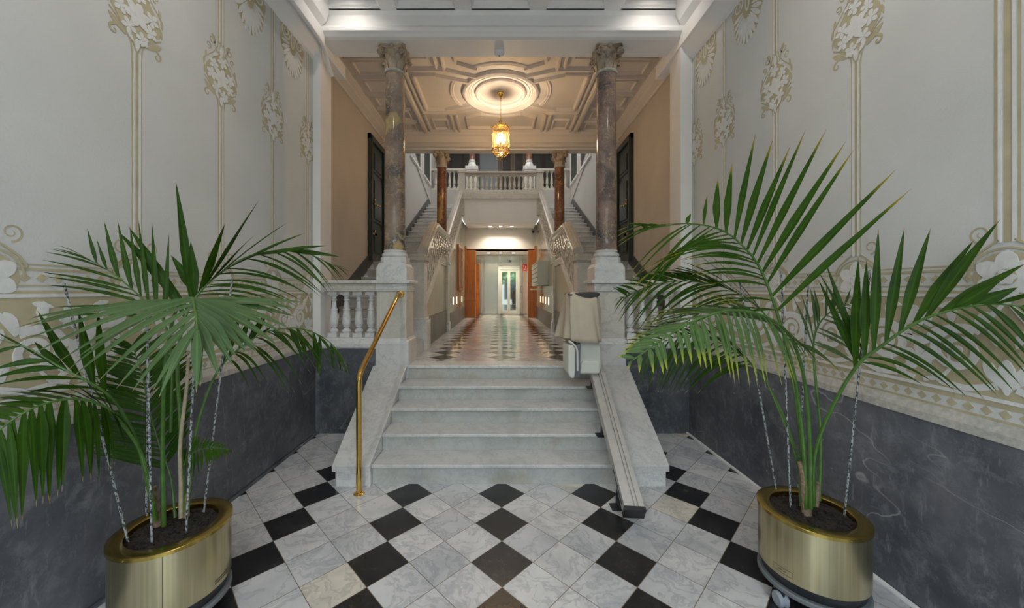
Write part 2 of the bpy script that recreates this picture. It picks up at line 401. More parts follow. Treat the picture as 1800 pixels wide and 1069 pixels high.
# vestibule side walls with their slate dado, stone ledge and painted sgraffito
wl = struct(MB().box(WL-0.2, WL, -2.0, 4.07, 0, 4.9).build('wall_left', 'plaster'))
wr = struct(MB().box(WR, WR+0.2, -2.0, 4.07, 0, 4.9).build('wall_right', 'plaster'))
n_trim = [0]
def trim(mb, mat, bevel=0, smooth=False):
    n_trim[0] += 1
    return struct(mb.build('trim_%d' % n_trim[0], mat, bevel=bevel, smooth=smooth))
for s, W in ((-1, WL), (1, WR)):
    nm = 'left' if s < 0 else 'right'
    b = MB()
    ys = [-2.0, -0.1, 1.35, 2.62, 3.55, 4.07]
    for a, c in zip(ys, ys[1:]): b.box(W, W-s*0.022, a+0.0008, c-0.0008, 0.02, 0.962)
    struct(b.build('baseboard_'+nm, 'dado_slate', bevel=0.002, seg=1))
    trim(MB().prism([(W, 0.962), (W-s*0.030, 0.962), (W-s*0.030, 1.0), (W-s*0.012, 1.042), (W, 1.042)], 'y', -2.0, 4.07), 'ledge_stone')
    trim(MB().box(W-s*0.022, W-s*0.042, -2.0, 4.10, 0, 0.018), 'white_paint' if s > 0 else 'dado_slate', 0.002)
    # end wall below the balustrade
    trim(MB().box(W, s*1.40, 4.10, 4.32, 0, 0.945), 'dado_slate')
    # jamb of the wide opening, a little splayed
    j = MB().prism([(W+s*0.3, 4.05), (s*1.985, 4.05), (s*2.05, 4.45), (HW*s+s*0.2, 4.45), (HW*s+s*0.2, 4.05)], 'z', 0.963, 4.75).box(s*2.15, s*(HW+0.2), 4.07, 4.45, 0, 0.963)
    struct(j.build('wall_%s_jamb' % nm, 'white_paint', bevel=0.003))
    # cornice along the wall: cove, fascia, upper step
    trim(MB().prism([(W, 4.14), (W-s*0.025, 4.16), (W-s*0.11, 4.27), (W-s*0.13, 4.29), (W-s*0.13, 4.45), (W-s*0.09, 4.45),
         (W-s*0.09, 4.50), (W-s*0.15, 4.56), (W-s*0.19, 4.68), (W-s*0.20, 4.80), (W, 4.80)], 'y', -2.0, 4.05), 'white_paint')
    trim(MB().box(s*1.985-s*0.004, s*2.10, 4.05, 4.70, 4.29, 4.45), 'white_paint', 0.004)
    # stair hall side walls
    struct(MB().box(s*HW, s*(HW+0.2), 4.45, 7.32, FZ-0.2, 5.0).build('wall_%s_hall' % nm, 'hall_paint'))
    struct(MB().box(s*HW, s*(HW+0.2), 7.32, 15.2, FZ-0.2, 8.0).build('wall_%s_stairwell' % nm, 'well_paint'))
    # hall cornice
    trim(MB().prism([(s*HW, 4.56), (s*(HW-0.03), 4.56), (s*(HW-0.03), 4.60), (s*(HW-0.10), 4.64), (s*(HW-0.10), 4.68), (s*(HW-0.17), 4.72),
         (s*(HW-0.17), 4.80), (s*HW, 4.80)], 'y', 4.45, 7.32), 'hall_ceiling')
# a white conduit runs under the left cornice and bends round the jamb
tag(MB().tube(bez([(-1.93, -1.5, 4.27), (-1.93, 1.0, 4.27), (-1.93, 2.6, 4.27), (-1.925, 3.6, 4.27), (-1.93, 3.95, 4.265), (-1.95, 4.08, 4.25), (-1.97, 4.20, 4.19), (-1.985, 4.32, 4.12)], 40), 0.022, 10)
    .build('conduit', 'white_paint', smooth=True), 'white painted conduit running under the left cornice and bending round the jamb', 'pipe')

# wall behind the viewer with the street doorway
back = MB().box(-2.4, -1.7, -2.2, -2.0, 0, 5).box(1.7, 2.4, -2.2, -2.0, 0, 5).box(-1.7, 1.7, -2.2, -2.0, 4.0, 5)
struct(back.build('wall_street', 'plaster'))

# vestibule ceiling: a grid of coffers
cz = 4.68
b = MB().box(-2.3, 2.3, -2.2, 4.15, 4.86, 4.95)
xs = [-1.985] + [-1.64+0.82*i for i in range(0)]
cw, gap = 0.633, 0.187
cx0 = [-2.05+0.085+i*(cw+gap) - 0.0 for i in range(5)]
cx0 = [-(5*cw+4*gap)/2 + i*(cw+gap) for i in range(5)]
yr = [4.02 - i*(cw+gap) for i in range(8)]
for i in range(-1, 5):                                     # long ribs
    xa = (cx0[i]+cw) if i >= 0 else -2.1
    xb = cx0[i+1] if i < 4 else 2.1
    b.box(xa, xb, -2.2, 4.12, cz, 4.87)
for y in [4.02+gap] + yr:                                   # cross ribs
    b.box(-2.1, 2.1, y-gap, y, cz+0.002, 4.868) if y < 4.02 else b.box(-2.1, 2.1, 4.02, 4.13, cz+0.002, 4.868)
struct(b.build('ceiling', 'white_paint', bevel=0.006))
b = MB()                                                    # stepped moulding inside each coffer
for xa in cx0:
    for j in range(7):
        ya, yb = yr[j+1], yr[j]-gap if j else 4.02
        ya, yb = yr[j]-gap-cw if j else 4.02-cw, (yr[j]-gap) if j else 4.02
        lp = [(-0.001, 4.683), (0.004, 4.70), (0.022, 4.71), (0.026, 4.745), (0.050, 4.765), (0.056, 4.80), (0.085, 4.82), (0.09, 4.85)]
        vs = []
        for t, z in lp: vs += [(xa+t, ya+t, z), (xa+cw-t, ya+t, z), (xa+cw-t, yb-t, z), (xa+t, yb-t, z)]
        b.add(vs, [(i*4+k, i*4+(k+1) % 4, i*4+4+(k+1) % 4, i*4+4+k) for i in range(len(lp)-1) for k in range(4)] + [tuple(range(len(vs)-4, len(vs)))])
trim(b, 'white_paint')

# great beam over the front columns
prof = [(4.10, 4.39), (4.40, 4.39), (4.40, 4.80), (4.04, 4.80), (4.04, 4.67), (4.065, 4.64), (4.065, 4.52), (4.03, 4.50), (4.01, 4.47), (4.01, 4.435), (4.035, 4.42), (4.06, 4.40)]
trim(MB().prism(prof, 'x', -2.06, 2.06), 'white_paint', 0.003)
# second beam between hall and stairwell
prof = [(7.30, 4.39), (7.52, 4.39), (7.52, 5.2), (7.20, 5.2), (7.20, 4.70), (7.22, 4.66), (7.26, 4.64), (7.26, 4.52), (7.24, 4.50), (7.22, 4.46), (7.25, 4.43), (7.30, 4.42)]
trim(MB().prism(prof, 'x', -HW, HW), 'hall_ceiling', 0.003)
# hall ceiling and its plaster mouldings
HZ = 4.74
struct(MB().box(-2.5, 2.5, 4.35, 7.4, HZ, HZ+0.1).build('ceiling', 'hall_ceiling'))
def bar(mb, x0, y0, x1, y1, wd, z1=HZ, dep=0.045, prof=3):
    a = Vector((x0, y0)); c = Vector((x1, y1)); t = (c-a).normalized(); nrm = Vector((-t.y, t.x))
    ps = [(wd/2, 0), (wd/2*0.75, dep*0.5), (wd/2*0.6, dep*0.5), (wd/2*0.45, dep), (-wd/2*0.45, dep), (-wd/2*0.6, dep*0.5), (-wd/2*0.75, dep*0.5), (-wd/2, 0)]
    vs = []
    for q in (a, c):
        for o_, h in ps: p = q+nrm*o_; vs.append((p.x, p.y, z1-h))
    n = len(ps)
    mb.add(vs, [tuple(range(n)), tuple(range(n, 2*n))[::-1]] + [(i, i+1, n+i+1, n+i) for i in range(n-1)] + [(n-1, 0, n, 2*n-1)])
CY = 5.85
b = MB()
for s in (-1, 1):
    bar(b, s*1.46, 4.42, s*1.46, 7.2, 0.10, dep=0.07); bar(b, s*1.28, 5.36, s*1.28, 6.34, 0.07)
    bar(b, s*1.36, 4.42, s*1.36, 7.2, 0.05)
    for i in range(6):                                      # small coffers along the sides
        y0 = 4.5+i*0.47
        bar(b, s*1.54, y0-0.04, s*2.12, y0-0.04, 0.06)
        for q in ((1.62, y0+0.05, 2.04, y0+0.05), (1.62, y0+0.34, 2.04, y0+0.34), (1.62, y0+0.05, 1.62, y0+0.34), (2.04, y0+0.05, 2.04, y0+0.34)):
            bar(b, s*q[0], q[1], s*q[2], q[3], 0.035, dep=0.03)
    for t in (-1, 1):
        yy = CY+t*0.50; bar(b, s*1.28, yy+t*0.02, s*0.94, yy+t*0.02, 0.07)
        bar(b, s*1.40, CY+t*0.64, s*0.80, CY+t*0.64, 0.07)
        bar(b, s*0.80, CY+t*0.64, s*0.80, CY+t*1.35, 0.06); bar(b, s*0.90, CY+t*0.70, s*0.90, CY+t*1.35, 0.04)
        ya, yb = CY+t*0.90, CY+t*1.26
        for q in ((0.99, ya, 1.26, ya), (0.99, yb, 1.26, yb), (0.99, ya, 0.99, yb), (1.26, ya, 1.26, yb)):
            bar(b, s*q[0], q[1], s*q[2], q[3], 0.04, dep=0.03)
        bar(b, s*0.94, CY+t*0.50, s*0.50, CY+t*0.34, 0.06); bar(b, s*0.80, CY+t*0.64, s*0.36, CY+t*0.47, 0.06)
        bar(b, s*0.62, CY+t*0.80, s*0.62, CY+t*1.22, 0.05)
        bar(b, s*0.62, CY+t*0.80, s*0.34, CY+t*0.66, 0.05)
for t in (-1, 1):
    bar(b, -0.62, CY+t*1.22, 0.62, CY+t*1.22, 0.06); bar(b, -1.46, CY+t*1.36, 1.46, CY+t*1.36, 0.06)
trim(b, 'hall_ceiling')
b = MB()                                                    # rings round the lantern
for R, r in ((0.36, 0.016), (0.46, 0.012), (0.50, 0.010)): b.torus((0, CY, HZ), R, r, n=64)
b.lathe([(0.345, 0.0), (0.35, -0.035), (0.375, -0.05), (0.40, -0.035), (0.405, 0)], (0, CY, HZ), 64, cap=False); b.lathe([(0.53, 0.0), (0.54, -0.04), (0.57, -0.055), (0.60, -0.04), (0.615, 0)], (0, CY, HZ), 64, cap=False)
for a0 in (0, PI/2, PI, 3*PI/2):
    for R in (0.76, 0.79):
        b.tube([(R*cos(a0+q), CY+R*sin(a0+q), HZ) for q in [(-0.52+1.04*i/20) for i in range(21)]], 0.02, 8)
trim(b, 'hall_ceiling', smooth=True)

# stairwell shell: back wall, closed high ceiling
struct(MB().box(-2.6, 2.6, 15.0, 15.2, 4.0, 8.0).build('wall_back', 'well_paint'))
struct(MB().box(-2.6, 2.6, 7.3, 8.4, 8.0, 8.1).box(-2.6, 2.6, 12.4, 15.2, 8.0, 8.1).box(-2.6, 2.6, 8.4, 12.4, 8.0, 8.1)
       .build('ceiling', 'well_paint'))
struct(MB().box(-2.6, 2.6, 7.30, 7.5, 5.1, 8.0).build('wall_front_stairwell', 'well_paint'))

# corridor walls under the stairs
def ztop(Y):                                               # underside line of the rising flights
    return LZ + max(0.0, (Y-7.6))*0.535
for s in (-1, 1):
    nm = 'left' if s < 0 else 'right'
    poly = [(5.30, FZ), (7.40, FZ), (7.40, 2.12), (6.66, 2.12), (5.30, 1.40)]
    struct(MB().prism(poly, 'x', s*1.10, s*1.20).build('wall_%s_corridor' % nm, 'marble_panel'))
    poly = [(7.55, FZ), (11.4, FZ), (11.4, 3.60), (10.3, 3.55), (7.62, 2.12), (7.55, 2.12)]
    struct(MB().prism(poly, 'x', s*1.076, s*1.20).build('wall_%s_passage' % nm, 'marble_gloss'))
    struct(MB().box(s*1.075, s*1.2, 11.4, 13.0, FZ, 3.6).build('wall_%s_lift_lobby' % nm, 'white_paint'))
    trim(MB().box(s*1.10, s*1.085, 5.38, 7.38, FZ, 1.20), 'dado_grey', 0.002)
    trim(MB().box(s*1.075, s*1.062, 7.62, 11.10, FZ, 1.11), 'dado_grey', 0.002)
# gallery slab, fascia and soffits over the passage
trim(MB().box(-1.11, 1.11, 10.36, 12.25, 4.18, TZ), 'marble_warm', 0.004)
trim(MB().prism([(-1.074, 4.18), (-1.074, 3.60), (-1.0, 3.49), (1.0, 3.49), (1.074, 3.60), (1.074, 4.18)], 'y', 10.40, 11.35), 'white_paint')
struct(MB().box(-1.10, 1.10, 11.30, 11.45, 2.81, 3.60).build('wall_over_lift', 'white_paint'))
struct(MB().box(-1.2, 1.2, 11.30, 13.0, 2.81, 2.86).build('ceiling', 'white_paint'))
struct(MB().box(-1.2, 1.2, 12.72, 12.85, FZ, 2.9).build('wall_lift', 'white_paint'))
# top landings and the raised rear gallery
for s in (-1, 1): trim(MB().box(s*1.11, s*HW, 11.70, 12.25, 4.18, TZ), 'marble_step')
trim(MB().box(-HW, HW, 12.25, 15.0, 4.20, 4.94), 'well_paint')

# ================================================================== SGRAFFITO on the vestibule walls
class Orn:
    def __init__(s, side, W): s.side = side; s.W = W; s.b = MB()
    def poly(s, pts, h, h0=0.0):
        s.k = getattr(s, 'k', 0)+1; h += (s.k % 23)*0.00006     # overlapping leaves never share a plane
        n = len(pts); X0 = s.W - s.side*h0; X1 = s.W - s.side*h
        s.b.add([(X0, y, z) for y, z in pts] + [(X1, y, z) for y, z in pts],
                [tuple(range(n, 2*n))] + [(i, (i+1) % n, n+(i+1) % n, n+i) for i in range(n)])
    def rect(s, y0, y1, z0, z1, h): s.poly([(y0,z0),(y1,z0),(y1,z1),(y0,z1)], h)
    def strip(s, pts, wd, h, taper=False):
        m = len(pts); L = []; R = []; s.k = getattr(s, 'k', 0)+1; h += (s.k % 23)*0.00006
        for i, p in enumerate(pts):
            a = pts[max(0, i-1)]; c = pts[min(m-1, i+1)]; dx, dz = c[0]-a[0], c[1]-a[1]; l = math.hypot(dx, dz) or 1
            k = wd/2*(1-(i/(m-1))*0.7 if taper else 1)
            L.append((p[0]-dz/l*k, p[1]+dx/l*k)); R.append((p[0]+dz/l*k, p[1]-dx/l*k))
        X1 = s.W - s.side*h; X0 = s.W
        vs = [(X1, *p) for p in L] + [(X1, *p) for p in R] + [(X0, *p) for p in L] + [(X0, *p) for p in R]
        fs = []
        for i in range(m-1): fs += [(i, i+1, m+i+1, m+i), (i, i+1, 2*m+i+1, 2*m+i), (m+i, m+i+1, 3*m+i+1, 3*m+i)]
        fs += [(0, m, 3*m, 2*m), (m-1, 2*m-1, 4*m-1, 3*m-1)]
        s.b.add(vs, fs)
    def ell(s, cy, cz, a, bb, ang, h, n=12):
        s.poly([(cy+a*cos(t)*cos(ang)-bb*sin(t)*sin(ang), cz+a*cos(t)*sin(ang)+bb*sin(t)*cos(ang)) for t in [2*PI*k/n for k in range(n)]], h)
    def petal(s, cy, cz, l, wd, ang, h):        # leaf shape starting at cy,cz
        out = []
        prof = [(0, 0.12), (0.2, 0.6), (0.5, 1.0), (0.75, 0.85), (0.93, 0.4), (1, 0)]
        for t, k in prof: out.append((t*l, k*wd/2))
        for t, k in prof[::-1][1:]: out.append((t*l, -k*wd/2))
        s.poly([(cy+x*cos(ang)-y*sin(ang), cz+x*sin(ang)+y*cos(ang)) for x, y in out], h)
    def flower(s, cy, cz, r, n, h, ph=0.3, wf=0.62):
        for k in range(n): s.petal(cy+0.10*r*cos(ph+2*PI*k/n), cz+0.10*r*sin(ph+2*PI*k/n), r*0.9, r*wf, ph+2*PI*k/n, h)
        s.ell(cy, cz, r*0.2, r*0.2, 0, h+0.0006, 8)
    def spiral(s, cy, cz, r, turns, wd, h, d=1, a0=0, tail=None):
        pts = []; n = int(18*turns)
        for i in range(n+1):
            t = i/n; rr = r*(1-0.82*t); a = a0+d*2*PI*turns*t; pts.append((cy+rr*cos(a), cz+rr*sin(a)))
        if tail: pts = tail + pts
        s.strip(pts, wd, h, True)
    def done(s, name, mat, parent): return s.b.build(name, mat, parent)

def lozenge(y0, k=1.0):
    h = 0.145*k; pts = []
    prof = [(2.945, 0.006), (2.985, 0.020), (3.03, 0.05), (3.08, 0.098), (3.13, 0.140), (3.165, 0.145), (3.21, 0.135), (3.26, 0.095), (3.31, 0.05), (3.36, 0.02), (3.42, 0.006)]
    for z, w_ in prof: pts.append((y0+w_, z))
    for z, w_ in prof[::-1]: pts.append((y0-w_, z))
    return pts
def ornament(side, W, stems, parent):
    A = Orn(side, W); Bz = Orn(side, W)
    hA, hB = 0.0012, 0.0045
    for y0 in stems:                            # the tall stems
        big = (side > 0 and y0 < 1.6) or (side < 0 and y0 < 1.6)
        wc, ws, off = (0.022, 0.010, 0.036) if big else (0.016, 0.007, 0.026)
        top = 4.14
        for a, c in ((1.80, 2.95), (3.42, top)):
            if big and a > 3: a, c = 2.95, top
            A.rect(y0-wc/2, y0+wc/2, a, c, hA)
            for q in (-1, 1):
                A.rect(y0+q*off-ws/2, y0+q*off+ws/2, a, c, hA)
                Bz.rect(y0+q*off*0.62-0.005, y0+q*off*0.62+0.005, a, c, hB)
        if not big:
            A.poly(lozenge(y0), hA)
            Bz.flower(y0, 3.165, 0.075, 6, hB, 0.25); Bz.flower(y0+0.088, 3.195, 0.045, 5, hB, 1); Bz.flower(y0-0.092, 3.155, 0.045, 5, hB, 0.2)
            Bz.flower(y0+0.08, 3.115, 0.043, 5, hB, 0.6); Bz.flower(y0-0.07, 3.235, 0.042, 5, hB, 0.1); Bz.flower(y0+0.01, 3.285, 0.046, 5, hB, 0.8); Bz.flower(y0-0.045, 3.075, 0.044, 5, hB, 0.9); Bz.flower(y0+0.03, 3.045, 0.040, 5, hB, 0.5)
            Bz.petal(y0, 2.96, 0.07, 0.03, PI/2, hB); Bz.petal(y0, 3.40, 0.08, 0.03, -PI/2, hB)
            for q in (-1, 1):
                Bz.petal(y0+q*0.02, 3.00, 0.06, 0.022, PI/2-q*0.7, hB); Bz.petal(y0+q*0.03, 3.33, 0.06, 0.02, -PI/2+q*0.9, hB)
                # white ribbons hugging the lozenge and ochre leaves outside them
                A.strip([(y0+q*0.026, 2.93), (y0+q*0.034, 2.99), (y0+q*0.065, 3.04), (y0+q*0.115, 3.085), (y0+q*0.150, 3.11)], 0.008, hA)
                A.petal(y0+q*0.060, 3.012, 0.115, 0.034, PI/2-q*0.95, hA)
                A.spiral(y0+q*0.125, 3.000, 0.026, 0.9, 0.014, hA, -q, PI*(0 if q > 0 else 1)+q*1.2, [(y0+q*0.075, 3.02), (y0+q*0.11, 3.04)])
                for zz, dd in ((3.125, 0.155), (3.185, 0.160), (3.235, 0.145)):
                    A.petal(y0+q*dd, zz, 0.06, 0.018, PI/2+q*0.15, hA)
                A.strip([(y0+q*0.026, 3.44), (y0+q*0.034, 3.38), (y0+q*0.07, 3.32), (y0+q*0.12, 3.27), (y0+q*0.155, 3.23)], 0.007, hA)
                A.spiral(y0+q*0.085, 3.405, 0.036, 1.2, 0.012, hA, q, PI/2, [(y0+q*0.04, 3.34), (y0+q*0.06, 3.39)])
                A.spiral(y0+q*0.115, 3.345, 0.026, 1.1, 0.010, hA, -q, -PI/2)
    st = sorted(stems); step = st[1]-st[0]
    fans = [st[0]-step/2] + [y+step/2 for y in st]
    for c in fans:                              # shell palmettes hanging under the cornice
        if c > 3.95 or c < 0.6: continue
        z0 = 4.09
        pts = [(c+0.20*cos(t)*(1+0.05*cos(9*t)), z0+(0.36 if sin(t) < 0 else 0.10)*sin(t)*(1+0.04*cos(9*t))) for t in [2*PI*k/48 for k in range(48)]]
        A.poly(pts, hA)
        for k in range(13):
            a = PI + PI*(k+0.5)/13; rr = 0.125+0.10*abs(sin(a))**1.5
            Bz.petal(c+0.055*cos(a), z0-0.07+0.09*sin(a), rr, 0.036, math.atan2(sin(a)*1.5, cos(a)), hB)
        for q in (-1, 1): Bz.spiral(c+q*0.115, z0+0.01, 0.075, 1.8, 0.017, hB, q, 0)
        Bz.ell(c, z0-0.02, 0.028, 0.085, 0, hB); A.ell(c, z0-0.02, 0.013, 0.06, 0, hB+0.0006)
    # frieze above the ledge
    ya, yb = -0.6, 4.04
    A.rect(ya, yb, 1.10, 1.598, hA); A.rect(ya, yb, 1.042, 1.052, hA)
    for z in (1.132, 1.575): Bz.rect(ya, yb, z-0.008, z+0.008, hB)
    for z, t in ((1.713, 0.007), (1.692, 0.012), (1.620, 0.006)): A.rect(ya, yb, z-t/2, z+t/2, hA)
    y = ya
    while y < yb-0.05:
        for zc, dd in ((1.655, 0.021), (1.077, 0.021)):
            A.poly([(y-dd, zc), (y, zc-dd), (y+dd, zc), (y, zc+dd)], hA)
        y += 0.061
    for c in [st[0]-step*k for k in (3, 2, 1)] + st:
        # medallion where a stem meets the frieze
        if c > 0.2:
            top = [(c+0.118*cos(t), 1.655+0.115*sin(t)) for t in [2*PI*k/28 for k in range(28)]]
            A.poly([(c+(y_-c)*0.93, 1.655+(z_-1.655)*0.93) for y_, z_ in top], 0.0016); Bz.flower(c, 1.655, 0.112, 6, hB, PI/6, 0.66); A.ell(c, 1.655, 0.034, 0.034, 0, 0.0068, 20); Bz.flower(c, 1.655, 0.034, 6, 0.0085, 0, 0.8)
            A.strip([(c-0.135, 1.70), (c-0.11, 1.745), (c-0.06, 1.785), (c-0.025, 1.81)], 0.008, 0.0036); A.strip([(c+0.135, 1.70), (c+0.11, 1.745), (c+0.06, 1.785), (c+0.025, 1.81)], 0.008, 0.0036)
            A.strip([(c+0.126*cos(t), 1.655+0.122*sin(t)) for t in [PI*k/20 for k in range(21)]], 0.008, 0.0036)
            for q in (-1, 1): A.spiral(c+q*0.085, 1.845, 0.040, 1.35, 0.010, hA, q, -PI/2)
        # running scrolls below
        for q in (-1, 1):
            m = c+q*step*0.5
            cyl = c+q*0.165
            Bz.spiral(cyl, 1.325, 0.105, 1.75, 0.046, hB, -q, PI/2+q*0.6)
            Bz.strip([(cyl-q*0.06, 1.41), (c+q*0.04, 1.50), (c+q*0.005, 1.545)], 0.03, hB, True)
            Bz.strip([(cyl+q*0.105, 1.30), (cyl+q*0.12, 1.22), (cyl+q*0.06, 1.165), (cyl-q*0.03, 1.155), (c+q*0.03, 1.19)], 0.028, hB)
            for (dy, z, l, w_, a) in ((0.10, 1.42, 0.11, 0.05, 0.9), (0.13, 1.34, 0.10, 0.045, 0.25), (0.125, 1.26, 0.09, 0.04, -0.4), (0.02, 1.45, 0.10, 0.045, 1.5), (-0.06, 1.43, 0.09, 0.04, 2.1)):
                Bz.petal(cyl+q*dy, z, l, w_, a if q > 0 else PI-a, hB)
            Bz.ell(cyl, 1.325, 0.02, 0.02, 0, hB+0.001)
        Bz.flower(c+step*0.5, 1.265, 0.080, 5, hB, PI/2, 0.62); Bz.flower(c+step*0.5, 1.475, 0.060, 5, hB, -PI/2, 0.62)
        for q in (-1, 1):
            Bz.strip([(c+step*0.5+q*0.02, 1.16), (c+step*0.5+q*0.09, 1.18), (c+step*0.5+q*0.13, 1.235), (c+step*0.5+q*0.12, 1.30)], 0.022, hB, True)
            Bz.petal(c+step*0.5+q*0.03, 1.37, 0.09, 0.035, PI/2-q*0.9, hB); Bz.petal(c+step*0.5+q*0.08, 1.52, 0.08, 0.03, PI/2-q*1.3, hB); Bz.petal(c+q*0.03, 1.36, 0.08, 0.03, PI/2-q*0.3, hB); Bz.petal(c+q*0.06, 1.22, 0.07, 0.028, PI/2+q*0.2, hB)
        Bz.petal(c, 1.16, 0.15, 0.06, PI/2, hB)
        for q in (-1, 1): Bz.petal(c, 1.18, 0.13, 0.05, PI/2-q*0.6, hB)
    A.done('ochre_ground', 'ochre', parent); Bz.done('plaster_relief', 'relief', parent)
ornament(-1, WL, [0.85, 1.47, 2.09, 2.72, 3.34, 3.95], wl)
ornament(1, WR, [0.89, 1.53, 2.18, 2.82, 3.47, 4.00], wr)

# ================================================================== ENTRANCE STAIRS
noseY = [3.0, 3.26, 3.52, 3.78, 4.12]; tops = [0.17, 0.32, 0.465, 0.61, 0.76]; half = [1.07, 1.06, 1.055, 1.05, 1.04]
t = thing('marble_staircase', 'worn white marble flight of five steps between sloping cheek slabs, rising from the checkered floor', 'stairs', (0, 3.0, 0))
z0 = 0
for k in range(5):
    y1 = noseY[k+1]+0.03 if k < 4 else 4.16
    h = 1.058 if k < 4 else 1.030
    st = MB().box(-h, h, noseY[k]+0.03 if k < 4 else 4.113, min(y1, 4.113) if k < 4 else 4.18, z0, tops[k]-0.03).build('step', 'marble_riser', t, bevel=0.002)
    if k < 4: MB().box(-h, h, noseY[k], min(4.113, noseY[k+1]+0.035), tops[k]-0.03, tops[k]).build('tread', 'marble_step', st, bevel=0.008)
    else: MB().box(-1.030, 1.030, 4.095, 4.18, tops[k]-0.03, tops[k]).build('tread', 'marble_white', st, bevel=0.006)
    z0 = tops[k]-0.03
for s in (-1, 1):
    a, c = s*1.06, s*1.37
    MB().prism([(2.99, 0), (4.09, 0), (4.09, 0.70), (2.99, 0.13)], 'x', a, s*1.345).build('cheek_wall', 'marble_white', t, bevel=0.003)
    b = MB()                                               # the sloping slab widens towards the pedestal
    x0a, x1a, x0b, x1b = s*1.055, s*1.365, s*1.045, s*1.425
    ya, yb, za, zb, th = 2.965, 4.113, 0.13, 0.712, 0.05
    b.add([(x0a,ya,za),(x1a,ya,za),(x1b,yb,zb),(x0b,yb,zb),(x0a,ya,za+th),(x1a,ya,za+th),(x1b,yb,zb+th),(x0b,yb,zb+th)],
          [(0,3,2,1),(4,5,6,7),(0,1,5,4),(1,2,6,5),(2,3,7,6),(3,0,4,7)])
    b.build('cheek_slab', 'marble_step', t, bevel=0.006)

# ================================================================== PEDESTALS AND COLUMNS
def pedestal(s):
    x = s*1.232; nm = 'left' if s < 0 else 'right'
    t = thing('column_pedestal', 'white marble pedestal carrying the tall %s column, %s' % (nm, 'a brass rail fixed to its front' if s < 0 else 'the covered stair lift parked against it'), 'pedestal', (x, 4.32, FZ))
    def sq(h, y0, y1, z0_, z1_): return (x-h, x+h, y0, y1, z0_, z1_)
    MB().box(x-0.2, x+0.2, 4.115, 4.515, 0.0, 0.985).build('plinth', 'marble_white', t, bevel=0.004)
    b = MB()
    pr = [(0.2, 0.985), (0.2, 1.0), (0.195, 1.02), (0.178, 1.035), (0.172, 1.05), (0.17, 1.06)]
    vs = []; fs = []
    for r, z in pr: vs += [(x-r, 4.315-r, z), (x+r, 4.315-r, z), (x+r, 4.315+r, z), (x-r, 4.315+r, z)]
    for i in range(len(pr)-1): fs += [(i*4+k, i*4+(k+1) % 4, i*4+4+(k+1) % 4, i*4+4+k) for k in range(4)]
    b.add(vs, fs+[(3,2,1,0), tuple(range(len(vs)-4, len(vs)))]).build('base_moulding', 'marble_white', t)
    MB().box(x-0.168, x+0.168, 4.147, 4.483, 1.06, 1.585).build('die', 'marble_warm', t, bevel=0.003)
    b = MB().box(x-0.182, x+0.182, 4.13, 4.50, 1.585, 1.60).box(x-0.176, x+0.176, 4.137, 4.49, 1.60, 1.675)
    b.box(x-0.215, x+0.215, 4.10, 4.53, 1.675, 1.712).build('cap', 'marble_white', t, bevel=0.006)
    b = MB().prism([(x-0.172, 1.712), (x+0.172, 1.712), (x+0.172, 1.86), (x+0.155, 1.875), (x+0.145, 1.905), (x-0.145, 1.905), (x-0.155, 1.875), (x-0.172, 1.86)], 'y', 4.143, 4.487)
    b.build('upper_block', 'marble_white', t, bevel=0.004)
    q = 0.145; e = 0.05
    MB().prism([(x-q, 4.315-q+e), (x-q+e, 4.315-q), (x+q-e, 4.315-q), (x+q, 4.315-q+e), (x+q, 4.315+q-e), (x+q-e, 4.315+q), (x-q+e, 4.315+q), (x-q, 4.315+q-e)], 'z', 1.905, 1.978).build('octagonal_block', 'marble_white', t, bevel=0.003)
for s in (-1, 1): pedestal(s)

